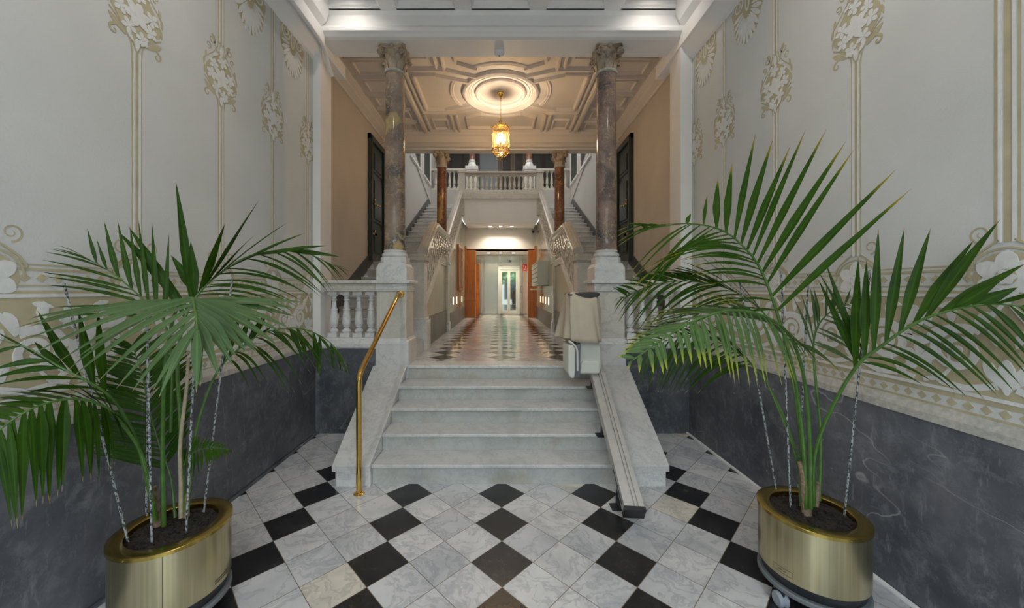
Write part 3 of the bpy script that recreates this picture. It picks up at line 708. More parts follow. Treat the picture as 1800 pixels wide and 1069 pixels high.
def capital(b, c, r, h, ab):
    """Corinthian capital: bell, two rows of leaves, corner volutes, abacus with hollowed sides"""
    x, y, z = c
    b.lathe([(r*1.0, 0), (r*0.98, h*0.2), (r*1.05, h*0.5), (r*1.25, h*0.75), (r*1.4, h*0.86)], c, 24)
    for row, (n, z0_, hh, out) in enumerate(((8, 0.02, 0.40, 0.30), (8, 0.26, 0.42, 0.42))):
        for k in range(n):
            a = 2*PI*(k+0.5*row)/n; ca, sa = cos(a), sin(a); vs = []
            prof = [(1.02, 0.0, 0.34), (1.08, 0.35, 0.40), (1.14, 0.7, 0.36), (1.14+out*0.6, 0.95, 0.26), (1.14+out, 0.98, 0.16), (1.14+out, 0.86, 0.08)]
            for rr, t_, w_ in prof:
                for u in (-1, -0.5, 0, 0.5, 1):
                    R = r*(rr + 0.07*(1-u*u)); zz = z + h*(z0_+hh*t_) + h*0.02*cos(u*9)
                    vs.append((x+R*ca - u*w_*r*sa, y+R*sa + u*w_*r*ca, zz))
            fs = [(i*5+j, i*5+j+1, i*5+j+6, i*5+j+5) for i in range(5) for j in range(4)]
            n0 = len(vs)                                    # give the leaf a body
            vs += [(x+(vx-x)*0.9, y+(vy-y)*0.9, vz) for vx, vy, vz in vs]
            fs += [tuple(q+n0 for q in f_[::-1]) for f_ in fs]
            b.add(vs, fs)
    for k in range(4):
        a = PI/4+PI/2*k; R = ab*1.22
        px_, py_ = x+R*cos(a), y+R*sin(a)
        for q in (-1, 1):                                   # pairs of volutes
            aa = a+q*0.12; u = (-sin(aa), cos(aa))
            pts = []
            for i in range(22):
                t_ = i/21; rr = h*0.15*(1-0.75*t_); an = PI*0.9+t_*2*PI*1.4
                rad = R*0.94 + rr*cos(an); pts.append((x+rad*cos(aa), y+rad*sin(aa), z+h*0.74+rr*sin(an)))
            b.tube(pts, h*0.035, 6)
        b.sphere((x+R*0.93*cos(a), y+R*0.93*sin(a), z+h*0.74), h*0.11, 10)
    for k in range(4):
        a = PI/2*k; b.sphere((x+ab*0.93*cos(a), y+ab*0.93*sin(a), z+h*0.9), h*0.10, 10)
        for q in (-1, 1):
            pts = [(x+(ab*0.86)*cos(a)-q*(0.2+0.2*math.sin(u*2.6))*r*sin(a), y+(ab*0.86)*sin(a)+q*(0.2+0.2*math.sin(u*2.6))*r*cos(a), z+h*(0.45+0.35*u)) for u in [i/8 for i in range(9)]]
            b.tube(pts, h*0.03, 6)
    pts = []
    for k in range(4):
        a0 = PI/4+PI/2*k
        for i in range(7):
            t_ = (i+0.5)/7; a = a0+PI/2*t_; base = ab/max(abs(cos(a)), abs(sin(a))); hollow = 1-0.20*sin(PI*t_)**1
            pts.append((x+base*hollow*cos(a), y+base*hollow*sin(a)))
    b.prism(pts, 'z', z+h*0.86, z+h*0.93); b.prism([(x+(p-x)*1.06, y+(q-y)*1.06) for p, q in pts], 'z', z+h*0.93, z+h)
    return b
def column(x, y, z0_, z1_, r0, r1, hc, ab, mat, label, group=None, nm='marble_column', capmat='capital_stone', basemat='marble_white', hb=0.085):
    t = thing(nm, label, 'column', (x, y, z0_), group)
    MB().lathe([(r0*1.12, 0), (r0*1.2, 0.008), (r0*1.24, hb*0.28), (r0*1.2, hb*0.52), (r0*1.06, hb*0.62), (r0*1.05, hb*0.72), (r0*1.12, hb*0.82), (r0*1.10, hb*0.94), (r0*1.0, hb)], (x, y, z0_), 40).build('column_base', basemat, t, smooth=True)
    H = z1_-hc-z0_-hb; pr = []
    for i in range(13):
        u = i/12; pr.append((r0+(r1-r0)*(u**1.3), hb+H*u))
    MB().lathe([(r0*1.04, hb), (r0*1.03, hb+0.02)] + pr[0:0] + [(r0, hb+0.035)] + pr[1:], (x, y, z0_), 48).build('shaft', mat, t, smooth=True)
    MB().torus((x, y, z1_-hc), r1*1.05, 0.016, n=40).build('neck_ring', 'ledge_stone', t, smooth=True)
    capital(MB(), (x, y, z1_-hc), r1*0.98, hc, ab).build('capital', capmat, t, smooth=True)
    return t
column(-1.235, 4.30, 1.978, 4.39, 0.119, 0.107, 0.27, 0.155, 'breccia_left', 'tall brown veined marble column on the white pedestal behind the brass handrail')
column(1.235, 4.30, 1.978, 4.39, 0.119, 0.107, 0.27, 0.155, 'breccia_right', 'tall brown veined marble column on the pedestal beside the stair lift')
for s in (-1, 1):
    nm = 'left' if s < 0 else 'right'
    t = thing('column_pier', 'slim pale marble pier at the %s edge of the passage, under the shorter red-brown column' % nm, 'pier', (s*1.19, 7.48, FZ))
    MB().box(s*1.035, s*1.33, 7.36, 7.60, FZ, 0.95).build('plinth', 'marble_white', t, bevel=0.004)
    MB().box(s*1.055, s*1.31, 7.375, 7.585, 0.95, 2.12).build('die', 'marble_warm', t, bevel=0.004)
    MB().box(s*1.03, s*1.33, 7.36, 7.61, 2.12, 2.17).box(s*1.055, s*1.32, 7.37, 7.60, 2.17, 2.26).build('cap', 'marble_white', t, bevel=0.006)
    column(s*1.20, 7.49, 2.26, 4.39, 0.104, 0.095, 0.29, 0.14, 'breccia_far', 'shorter red-brown marble column at the %s of the passage, beyond the lantern' % nm)

# ================================================================== OUTER BALUSTRADES
def baluster_mb(c, H, r):
    x, y, z = c; b = MB(); q = r*1.02
    b.box(x-q, x+q, y-q, y+q, z, z+H*0.09); b.box(x-q, x+q, y-q, y+q, z+H*0.93, z+H)
    pr = [(0.74, .09), (0.86, .11), (0.98, .135), (0.86, .16), (0.50, .19), (0.46, .205), (0.68, .22), (0.72, .235), (0.66, .25), (0.88, .275), (0.95, .31),
          (0.86, .42), (0.72, .53), (0.66, .585), (0.80, .595), (0.80, .615), (0.58, .625), (0.48, .70), (0.42, .79), (0.60, .80), (0.62, .82), (0.46, .835), (0.50, .88), (0.82, .91), (0.84, .93)]
    b.lathe([(rr*r, h*H) for rr, h in pr], c, 20); return b
bal_src = {}
def add_baluster(parent, c, H, r, mat):
    key = (round(H, 3), round(r, 3), mat)
    if key in bal_src:
        o = bal_src[key].copy(); COL.objects.link(o); o.parent = parent; o.location = Vector(c)-wloc(parent); return o
    o = baluster_mb((0, 0, 0), H, r).build('baluster', mat, smooth=30)
    o.parent = parent; o.location = Vector(c)-wloc(parent); bal_src[key] = o; return o
for s in (-1, 1):
    nm = 'left' if s < 0 else 'right'; xe = s*2.05
    t = thing('marble_balustrade', 'short white marble balustrade between the %s column pedestal and the side wall' % nm, 'balustrade', (s*1.72, 4.25, 0.945))
    MB().prism([(4.10, 0.945), (4.08, 0.96), (4.08, 1.0), (4.10, 1.01), (4.115, 1.045), (4.13, 1.06), (4.39, 1.06), (4.42, 0.945)], 'x', s*1.42, xe).build('base_rail', 'marble_white', t, bevel=0.003)
    MB().box(s*1.40, xe, 4.15, 4.36, 1.585, 1.60).box(s*1.40, xe, 4.155, 4.355, 1.60, 1.675).box(s*1.44, xe, 4.12, 4.39, 1.675, 1.712).build('top_rail', 'marble_warm', t, bevel=0.006)
    for i in range(4): add_baluster(t, (s*(1.925-0.143*i), 4.25, 1.06), 0.525, 0.052, 'marble_white')

# ================================================================== SIDE STAIRS
def side_stairs(s):
    nm = 'left' if s < 0 else 'right'
    t = thing('side_staircase', 'pale marble side staircase climbing along the %s wall past the dark door' % nm, 'stairs', (s*1.8, 4.5, FZ))
    xi, xo = s*1.345, s*(HW-0.03)
    MB().box(s*1.065, xo, 4.54, 5.16, FZ-0.02, 0.915).build('step', 'marble_step', t, bevel=0.006)
    b = None
    y0, z0_ = 4.665, 1.063
    for k in range(8):
        y = 4.665+0.285*k; z = 0.913+0.151*(k+1)
        y2 = 7.62 if k == 7 else y+0.32
        if k == 0: MB().box(s*1.44, xo, 4.53, 4.95, FZ, 0.913).build('step', 'marble_step', t, bevel=0.004)
        MB().box(xi, xo, y, y2, z-0.035, z).box(xi, xo, y+0.02, y2, z-0.19, z-0.035).build('step', 'marble_step', t, bevel=0.005)
    for k in range(14):
        y = 7.6+0.315*k; z = 2.12+0.158*(k+1)
        MB().box(xi, xo, y, y+0.35, z-0.035, z).box(xi, xo, y+0.02, y+0.35, z-0.2, z-0.035).build('step', 'marble_step', t, bevel=0.005)
    # dark skirting following the steps on the wall
    poly = [(4.46, FZ), (4.46, 1.13), (6.60, 2.28), (6.66, 2.30), (7.52, 2.30), (11.75, 4.50), (12.2, 4.50), (12.2, 4.33), (11.75, 4.2), (7.62, 2.12), (6.7, 2.12), (4.7, 0.95)]
    struct(MB().prism(poly, 'x', s*HW, s*(HW-0.025)).build('baseboard_'+nm+'_stairs', 'skirt_dark'))
side_stairs(-1); side_stairs(1)

def sweep(b, path, prof):
    """prof = list of (x, height offset), path = list of (y, z)"""
    m = len(prof); vs = []
    for y, z in path: vs += [(x, y, z+h) for x, h in prof]
    fs = [tuple(range(m))[::-1], tuple(range((len(path)-1)*m, len(path)*m))]
    for i in range(len(path)-1): fs += [(i*m+k, i*m+(k+1) % m, (i+1)*m+(k+1) % m, (i+1)*m+k) for k in range(m)]
    return b.add(vs, fs)
def lin(path, y):
    for (a, za), (c, zc) in zip(path, path[1:]):
        if y <= c: return za+(zc-za)*(y-a)/(c-a)
    return path[-1][1]
def carved(s):
    nm = 'left' if s < 0 else 'right'
    t = thing('carved_stair_balustrade', 'pale stone handrail with pierced basket-weave carving guarding the %s side staircase' % nm, 'balustrade', (s*1.18, 5.14, FZ))
    xa, xb = s*1.07, s*1.285
    # newel
    n = MB().box(xa, xb, 5.14, 5.36, 1.2, 2.03).build('newel_post', 'marble_warm', t, bevel=0.004)
    MB().box(s*1.03, s*1.30, 5.11, 5.42, FZ, 1.18).box(s*1.05, s*1.295, 5.125, 5.39, 1.18, 1.215).build('newel_base', 'marble_white', t, bevel=0.006)
    MB().box(s*1.055, s*1.30, 5.12, 5.38, 1.985, 2.01).box(s*1.03, s*1.325, 5.095, 5.405, 2.01, 2.065).box(s*1.07, s*1.285, 5.14, 5.36, 2.065, 2.11).build('newel_cap', 'marble_rail', t, bevel=0.006)
    up = [(5.30, 2.14), (6.26, 2.70), (7.62, 2.70), (10.40, 4.36)]
    lo = [(5.30, 1.43), (6.62, 2.16), (7.62, 2.16), (10.40, 3.66)]
    c = s*1.135
    prof = [(c-0.065, -0.03), (c-0.078, -0.005), (c-0.078, 0.03), (c-0.07, 0.045), (c-0.04, 0.05), (c-0.032, 0.07), (c+0.032, 0.07), (c+0.04, 0.05), (c+0.07, 0.045), (c+0.078, 0.03), (c+0.078, -0.005), (c+0.065, -0.03), (c+0.045, -0.06), (c-0.045, -0.06)]
    sweep(MB(), [(5.36, 2.16)]+up[1:], prof).build('handrail', 'marble_rail', t, bevel=0.003)
    sweep(MB(), lo, [(s*1.075, -0.09), (s*1.075, 0.02), (s*1.09, 0.045), (s*1.34, 0.045), (s*1.34, -0.09)]).build('stringer', 'marble_warm', t, bevel=0.004)
    # pierced panel: bars woven two by two
    b = MB(); cs = 0.125; y = 5.38; col_i = 0
    while y < 10.3:
        yy = y+cs; base = lin(lo, y+cs/2)+0.03; top = lin(up, y+cs/2)-0.05; sl = (lin(lo, y+cs)-lin(lo, y))
        nrow = int(round((top-base)/cs)); ch = (top-base)/nrow
        for r in range(nrow):
            z = base+r*ch
            if (r+col_i) % 2: segs = [(0.0, 1.0, 0.06, 0.42), (0.0, 1.0, 0.58, 0.94)]
            else: segs = [(0.06, 0.42, 0.0, 1.0), (0.58, 0.94, 0.0, 1.0)]
            for a0, a1, b0, b1 in segs:
                def q(u, v): return (y+u*cs, z+v*ch+sl*(u-0.5))
                poly = [q(a0, b0), q(a1, b0), q(a1, b1), q(a0, b1)]
                hi = 0.012 if (r+col_i) % 2 else 0.0
                b.prism(poly, 'x', s*(1.105-hi), s*(1.165+hi))
        y += cs; col_i += 1
    b.build('carved_panel', 'marble_rail', t, bevel=0.006, seg=1)
carved(-1); carved(1)

# ================================================================== GALLERY
t = thing('gallery_balustrade', 'pale marble balustrade with vase balusters along the front of the gallery above the passage', 'balustrade', (0, 10.42, TZ))
for s in (-1, 1):
    MB().box(s*1.01, s*1.18, 10.38, 10.55, 3.72, 4.92).box(s*0.99, s*1.20, 10.36, 10.57, 4.92, 4.97).prism([(s*1.03, 3.72), (s*1.16, 3.72), (s*1.12, 3.66), (s*1.07, 3.66)], 'y', 10.40, 10.53).build('newel_post', 'marble_warm', t, bevel=0.006)
MB().box(-1.01, 1.01, 10.38, 10.54, 4.33, 4.40).build('base_rail', 'marble_warm', t, bevel=0.004)
MB().box(-1.01, 1.01, 10.36, 10.56, 4.90, 4.955).box(-1.01, 1.01, 10.385, 10.535, 4.86, 4.90).build('top_rail', 'marble_rail', t, bevel=0.008)
for i in range(15): add_baluster(t, (-0.91+0.13*i, 10.46, 4.40), 0.46, 0.046, 'marble_warm')
for s in (-1, 1):
    nm = 'left' if s < 0 else 'right'
    t = thing('rear_balustrade', 'short balustrade of the raised rear gallery at the top of the %s stairs' % nm, 'balustrade', (s*1.7, 12.4, 4.94))
    MB().box(s*1.17, s*2.33, 12.33, 12.5, 4.94, 5.02).build('base_rail', 'marble_warm', t, bevel=0.004)
    MB().box(s*1.17, s*2.33, 12.32, 12.51, 5.61, 5.68).build('top_rail', 'marble_warm', t, bevel=0.004)
    for i in range(7): add_baluster(t, (s*(1.26+0.155*i), 12.415, 5.02), 0.59, 0.052, 'marble_warm')
    t = thing('gallery_pedestal', 'marble pedestal with a domed cap at the %s of the rear gallery opening' % nm, 'pedestal', (s*0.965, 12.42, 4.94))
    MB().box(s*0.78, s*1.15, 12.25, 12.6, 4.94, 5.62).build('die', 'marble_warm', t, bevel=0.005)
    MB().box(s*0.75, s*1.18, 12.22, 12.63, 5.62, 5.74).build('cap', 'marble_white', t, bevel=0.01)
    MB().lathe([(0.155, 0), (0.15, 0.05), (0.135, 0.10), (0.115, 0.14), (0.105, 0.16)], (s*0.965, 12.42, 5.74), 24).build('domed_cap', 'marble_white', t, smooth=True)
    column(s*0.965, 12.42, 5.90, 7.99, 0.095, 0.088, 0.28, 0.13, 'breccia_far', 'dark red column rising from the domed %s pedestal of the rear gallery' % nm)
# doors and dark openings at the back of the gallery
def panel_door(name, x0, x1, y, z0_, z1_, label, mats=('far_wood', 'far_dark'), cols=2):
    t = thing(name, label, 'door', ((x0+x1)/2, y, z0_))
    MB().box(x0-0.1, x0, y-0.08, y, z0_, z1_+0.1).box(x1, x1+0.1, y-0.08, y, z0_, z1_+0.1).box(x0, x1, y-0.08, y, z1_, z1_+0.1).build('door_frame', mats[0], t, bevel=0.005)
    wd = (x1-x0)/cols
    for k in range(cols):
        a = x0+k*wd; lf = MB().box(a+0.005, a+0.09, y-0.05, y-0.01, z0_, z1_).box(a+wd-0.09, a+wd-0.005, y-0.05, y-0.01, z0_, z1_).box(a+0.09, a+wd-0.09, y-0.05, y-0.01, z0_, z0_+0.2).box(a+0.09, a+wd-0.09, y-0.05, y-0.01, z1_-0.12, z1_)
        l_ = lf.build('door_leaf', mats[0], t, bevel=0.004)
        MB().box(a+0.09, a+wd-0.09, y-0.035, y-0.02, z0_+0.2, z1_-0.12).build('glass_pane', mats[1], l_)
    tag(t, kind='structure'); return t
d1 = panel_door('door_3', 0.0, 1.0, 14.98, 4.94, 7.3, 'brown glazed double door at the back of the gallery'); 
d2 = panel_door('door_4', -2.1, -0.95, 14.98, 4.94, 7.3, 'dark glazed door at the back left of the gallery', ('far_dark', 'slot_dark'))
d3 = panel_door('door_5', 1.25, 2.2, 14.98, 4.94, 7.3, 'dark glazed door behind the gallery plant', ('far_dark', 'slot_dark'))
struct(MB().box(-0.85, -0.2, 14.95, 14.99, 4.94, 7.6).build('wall_back_panel', 'far_blue'))
# windows high on the stairwell side walls
for s in (-1, 1):
    X = s*HW
    t = tag(thing('window_%d' % (1 if s < 0 else 2), None, None, (X, 10.4, 4.9)), kind='structure')
    b = MB()
    for k in range(2):
        y = 9.5+k*1.5
        b.box(X, X-s*0.05, y, y+0.05, 5.1, 6.4).box(X, X-s*0.05, y+1.1, y+1.15, 5.1, 6.4).box(X, X-s*0.05, y, y+1.15, 6.35, 6.4).box(X, X-s*0.05, y-0.03, y+1.18, 5.05, 5.1)
    b.build('window_frame', 'white_paint', t, bevel=0.004)
    b = MB()
    for k in range(2): b.box(X, X-s*0.02, 9.55+k*1.5, 10.6+k*1.5, 5.1, 6.35)
    b.build('window_pane', 'slot_dark', t)
    trim(MB().prism([(8.9, 5.4), (12.2, 3.9+0.55), (12.2, 4.62), (8.9, 5.6)][::-1], 'x', X, X-s*0.03), 'well_paint')
# plant behind the right rear balustrade
t = thing('potted_plant', 'dark leafy plant standing behind the right rear balustrade of the gallery', 'plant', (1.55, 13.3, 4.94))
MB().lathe([(0.15, 0), (0.2, 0.3), (0.21, 0.33)], (1.55, 13.3, 4.94), 16).build('pot', 'far_dark', t, smooth=True)
b = MB(); rr = random.Random(3)
for k in range(46):
    a = rr.uniform(0, 2*PI); e = rr.uniform(0.2, 1.3); L = rr.uniform(0.3, 0.55)
    d = Vector((cos(a)*cos(e), sin(a)*cos(e), sin(e))); p0 = Vector((1.55, 13.3, 5.25)); sd = d.cross(Vector((0,0,1))).normalized()*0.055
    vs = []
    for i in range(6):
        u = i/5; c_ = p0+d*L*u+Vector((0,0,-0.35*u*u*L)); w_ = math.sin(PI*min(1, u*0.95+0.05)); vs += [c_-sd*w_, c_+sd*w_]
    b.add(vs, [(2*i, 2*i+1, 2*i+3, 2*i+2) for i in range(5)])
b.build('leaves', 'foliage', t)

# ================================================================== HALL DOORS
for s in (-1, 1):
    nm = 'left' if s < 0 else 'right'; X = s*HW
    t = tag(thing('door_%d' % (1 if s < 0 else 2), 'tall dark green panelled door with brass knobs on the %s stair wall' % nm, None, (X, 7.0, 2.12)), kind='structure')
    ya, yb = 6.46, 7.24
    def B(y0, y1, z0_, z1_, d0, d1): return (X-s*d0, X-s*d1, y0, y1, z0_, z1_)
    MB().box(*B(ya, ya+0.11, 2.12, 4.37, 0, 0.06)).box(*B(yb-0.04, yb, 2.12, 4.37, 0, 0.06)).box(*B(ya, yb, 4.27, 4.37, 0, 0.06)).box(*B(ya+0.02, ya+0.04, 2.12, 4.35, 0.06, 0.075)).build('door_frame', 'door_green', t, bevel=0.006)
    lf = MB().box(*B(ya+0.12, yb-0.05, 2.13, 4.26, 0.0, 0.02)).build('door_leaf', 'door_green', t)
    b = MB()
    for z0_, z1_ in ((2.25, 2.75), (2.85, 3.65), (3.75, 4.15)):
        b.box(*B(ya+0.18, yb-0.11, z0_, z1_, 0.02, 0.035)).box(*B(ya+0.23, yb-0.16, z0_+0.05, z1_-0.05, 0.035, 0.05))
    b.build('door_panel', 'door_green', lf, bevel=0.008)
    b = MB()
    for y, z in ((ya+0.16, 3.15), (ya+0.30, 3.15), (ya+0.16, 3.22), (ya+0.42, 3.17)):
        b.sphere((X-s*0.075, y, z), 0.02, 12).tube([(X-s*0.02, y, z), (X-s*0.07, y, z)], 0.008, 8)
    b.box(*B(ya+0.14, ya+0.36, 2.60, 2.64, 0.02, 0.05)).sphere((X-s*0.06, ya+0.2, 2.66), 0.02, 10)
    b.build('door_knob', 'brass', lf, smooth=True)

# ================================================================== BRASS HANDRAIL
t = thing('brass_handrail', 'polished brass tube handrail standing on the floor and fixed to the left pedestal', 'handrail', (-1.113, 2.887, 0))
pts = [(-1.113, 2.887, 0.0), (-1.113, 2.887, 0.3), (-1.113, 2.887, 0.6), (-1.113, 2.887, 0.86), (-1.114, 2.90, 0.91), (-1.115, 2.935, 0.95), (-1.116, 3.02, 1.0), (-1.122, 3.5, 1.255), (-1.128, 4.0, 1.52), (-1.129, 4.06, 1.55), (-1.129, 4.10, 1.557), (-1.129, 4.147, 1.557)]
MB().tube(bez(pts, 60), 0.021, 16).build('rail_tube', 'brass', t, smooth=True)
MB().lathe([(0.042, 0), (0.042, 0.006), (0.03, 0.012), (0.024, 0.014)], (-1.113, 2.887, 0), 24).build('floor_flange', 'brass', t, smooth=True)
MB().lathe([(0.045, 0), (0.045, -0.008), (0.03, -0.016), (0.024, -0.02)], (-1.129, 4.147, 1.557), 24, 'y').build('wall_flange', 'brass', t, smooth=True)

# ================================================================== STAIR LIFT
t = thing('stair_lift', 'beige stair lift with fabric-covered folded seat on an aluminium rail beside the steps', 'stair lift', (0.93, 2.6, 0))
a = Vector((0.908, 2.50, 0.10)); c = Vector((1.0, 4.02, 0.90)); d = (c-a).normalized(); sx = Vector((1, 0, 0)); up = sx.cross(d); up = up if up.z > 0 else -up
sx = d.cross(up)
if sx.x < 0: sx = -sx
def railbox(u0, u1, h0, h1, l0=0.0, l1=1.0):
    p0 = a+(c-a)*l0; p1 = a+(c-a)*l1; vs = []
    for p in (p0, p1):
        for u, h in ((u0, h0), (u1, h0), (u1, h1), (u0, h1)): vs.append(p+sx*u+up*h)
    return vs, [(0,1,2,3), (7,6,5,4), (0,4,5,1), (1,5,6,2), (2,6,7,3), (3,7,4,0)]
b = MB(); b.add(*railbox(-0.068, 0.068, -0.050, 0.020)); b.add(*railbox(-0.068, -0.004, 0.02, 0.032)); b.add(*railbox(0.004, 0.022, 0.02, 0.032)); b.add(*railbox(0.030, 0.068, 0.02, 0.032))
rl = b.build('rail', 'aluminium', t, bevel=0.002)
b = MB(); b.add(*railbox(-0.072, 0.072, -0.055, 0.036, -0.012, 0.006)); b.add(*railbox(-0.070, -0.060, -0.030, -0.010, 0.03, 0.2)); 
b.build('rail_end_cap', 'black_plastic', rl, bevel=0.003)
for l, zf in ((0.13, 0.0), (0.48, 0.32), (0.80, 0.61)):
    p = a+(c-a)*l; b = MB()
    b.box(p.x-0.11, p.x-0.03, p.y-0.04, p.y+0.05, zf, zf+0.008).prism([(p.y-0.02, zf), (p.y+0.04, zf), (p.y+0.02, p.z-0.03), (p.y-0.0, p.z-0.03)], 'x', p.x-0.065, p.x-0.045)
    b.tube([(p.x-0.055, p.y, zf+0.02), (p.x-0.02, p.y+0.02, p.z-0.02)], 0.014, 8)
    b.build('rail_foot', 'black_plastic', t)
# carriage housing
def rounded(x0, x1, z0_, z1_, r, n=5):
    pts = []
    for cx_, cz_, a0 in ((x1-r, z1_-r, 0), (x0+r, z1_-r, PI/2), (x0+r, z0_+r, PI), (x1-r, z0_+r, 1.5*PI)):
        for i in range(n+1): q = a0+PI/2*i/n; pts.append((cx_+r*cos(q), cz_+r*sin(q)))
    return pts
body = MB()
body.prism([(0.765, 0.80), (0.79, 0.76), (0.98, 0.76), (1.005, 0.82), (1.0, 1.02), (0.97, 1.10), (0.76, 1.12)], 'y', 3.66, 3.93)
bd = body.build('carriage', 'lift_shell', t, bevel=0.02, seg=4)
MB().prism([(0.785, 0.775), (0.98, 0.775), (0.988, 0.80), (0.98, 0.875), (0.96, 0.895), (0.82, 0.895), (0.795, 0.87)], 'y', 3.635, 3.67).build('front_panel', 'lift_shell', bd, bevel=0.012, seg=3)
MB().box(0.752, 0.764, 3.68, 3.90, 0.80, 1.14).build('side_gap', 'lift_grey', bd)
# folded footrest and its grey arm
b = MB().prism([(0.655, 0.80), (0.68, 0.745), (0.715, 0.745), (0.725, 0.80), (0.725, 1.03), (0.70, 1.065), (0.655, 1.06)], 'y', 3.56, 3.88)
b.build('footrest', 'lift_shell', t, bevel=0.012, seg=3)
MB().prism([(0.726, 0.745), (0.775, 0.745), (0.785, 1.08), (0.726, 1.05)], 'y', 3.60, 3.86).build('footrest_hinge', 'lift_grey', t, bevel=0.004)
b = MB().tube(bez([(0.665, 3.60, 1.10), (0.70, 3.60, 1.08), (0.735, 3.60, 1.045), (0.75, 3.60, 1.0), (0.753, 3.60, 0.9), (0.755, 3.60, 0.81)], 20), 0.011, 10)
b.build('footrest_arm', 'lift_shell', t, smooth=True)
# fabric cover, gathered in a few folds
b = MB(); N = 96; rings = []
levels = [(1.10, 1.08), (1.13, 1.075), (1.20, 1.05), (1.30, 1.03), (1.40, 1.0), (1.50, 0.965), (1.535, 0.94), (1.55, 0.84)]
for z, k in levels:
    ring = []
    for i in range(N):
        th = 2*PI*i/N; ct, st_ = cos(th), sin(th); pw = 0.55
        rx = 0.168*(abs(ct)**pw)*(1 if ct > 0 else -1); ry = 0.19*(abs(st_)**pw)*(1 if st_ > 0 else -1)
        fold = 0.024*sin(3*th+1.2+z*4)*(1.57-z)*2.2 + 0.020*sin(9*th+z*7)*(1.75-z)
        lean = (1.55-z)*(-0.03 if ct < 0 else 0.008)*1.4
        zz = z + (0.018*sin(2*th+0.8) if z < 1.12 else 0) + (0.028*sin(th*2+0.5)+0.015*sin(5*th) if z > 1.52 else 0)
        ring.append((0.833+rx*k+fold*ct*2+lean, 3.80+ry*k+fold*st_, zz))
    rings.append(ring)
vs = [p for r in rings for p in r]; fs = [(i*N+k, i*N+(k+1) % N, (i+1)*N+(k+1) % N, (i+1)*N+k) for i in range(len(levels)-1) for k in range(N)]
fs.append(tuple(range(N*(len(levels)-1), N*len(levels))))
cv = b.add(vs, fs).build('seat_cover', 'lift_cover', t, smooth=60)
sol = cv.modifiers.new('cloth', 'SOLIDIFY'); sol.thickness = 0.004
MB().prism([(0.675, 1.555), (0.72, 1.57), (0.83, 1.575), (0.96, 1.58), (0.99, 1.565), (0.98, 1.54), (0.92, 1.52), (0.74, 1.515)], 'y', 3.64, 3.96).build('seat_pad', 'seat_dark', t, bevel=0.012, seg=3)

# ================================================================== LANTERN
LX, LY = 0.0, CY
t = thing('hanging_lantern', 'lit cylindrical brass and glass lantern hanging on a chain under the hall ceiling', 'lamp', (LX, LY, 3.66))
MB().lathe([(0.005, 0), (0.03, 0.0), (0.05, 0.025), (0.055, 0.05), (0.055, 0.06)], (LX, LY, HZ-0.06), 24).sphere((LX, LY, HZ-0.075), 0.018, 12).build('ceiling_rose', 'brass', t, smooth=True)
b = MB(); z = 4.30; k = 0
while z < HZ-0.08:
    pts = []
    for i in range(13):
        q = 2*PI*i/12; u, v_ = 0.0075*cos(q), 0.015*sin(q); pts.append((LX+(u if k % 2 else 0), LY+(0 if k % 2 else u), z+v_))
    b.tube(pts, 0.0026, 5, cap=False); z += 0.0245; k += 1
b.build('chain', 'brass_dark', t, smooth=True)
b = MB().lathe([(0.006, 0.12), (0.02, 0.11), (0.028, 0.09), (0.02, 0.07), (0.03, 0.055), (0.05, 0.04), (0.045, 0.02), (0.06, 0.0), (0.05, -0.01)], (LX, LY, 4.19), 20)
for k in range(6):
    q = 2*PI*k/6; b.tube(bez([(LX+0.03*cos(q), LY+0.03*sin(q), 4.23), (LX+0.08*cos(q), LY+0.08*sin(q), 4.215), (LX+0.125*cos(q), LY+0.125*sin(q), 4.18), (LX+0.15*cos(q), LY+0.15*sin(q), 4.19)], 10), 0.005, 6)
    b.sphere((LX+0.152*cos(q), LY+0.152*sin(q), 4.195), 0.011, 8)
b.build('crown', 'brass', t, smooth=True)
b = MB()
for z in (4.17, 3.825): b.torus((LX, LY, z), 0.138, 0.009, n=40)
b.torus((LX, LY, 3.80), 0.140, 0.006, n=40)
for k in range(6):
    q = 2*PI*k/6+0.26; b.tube([(LX+0.138*cos(q), LY+0.138*sin(q), 3.78), (LX+0.138*cos(q), LY+0.138*sin(q), 4.18)], 0.005, 6)
    b.lathe([(0.001, -0.03), (0.008, -0.015), (0.005, 0)], (LX+0.14*cos(q), LY+0.14*sin(q), 3.785), 8)
    b.tube(bez([(LX+0.135*cos(q), LY+0.135*sin(q), 3.80), (LX+0.10*cos(q), LY+0.10*sin(q), 3.76), (LX+0.055*cos(q), LY+0.055*sin(q), 3.72), (LX+0.02*cos(q), LY+0.02*sin(q), 3.735)], 10), 0.005, 6)
b.lathe([(0.001, -0.05), (0.012, -0.03), (0.006, -0.015), (0.022, 0), (0.028, 0.015), (0.012, 0.03), (0.008, 0.05)], (LX, LY, 3.71), 16)
# small arabesques in front of the glass
for k in range(12):
    q0 = 2*PI*k/12
    for zc, r_ in ((4.09, 0.022), (3.90, 0.020)):
        b.tube([(LX+0.1395*cos(q0+r_*cos(w_)/0.139), LY+0.1395*sin(q0+r_*cos(w_)/0.139), zc+r_*1.6*sin(w_)) for w_ in [2*PI*i/12 for i in range(13)]], 0.0022, 4)
b.build('lantern_frame', 'brass', t, smooth=True)
MB().lathe([(0.132, 0), (0.132, 0.34)], (LX, LY, 3.83), 32, cap=False).build('glass_cylinder', 'lantern_glass', t, smooth=True)
hl = MB()
for k in range(3):
    q = 2*PI*k/3+0.5; hl.tube(bez([(LX, LY, 3.86), (LX+0.03*cos(q), LY+0.03*sin(q), 3.84), (LX+0.05*cos(q), LY+0.05*sin(q), 3.88), (LX+0.05*cos(q), LY+0.05*sin(q), 3.94)], 10), 0.006, 6)
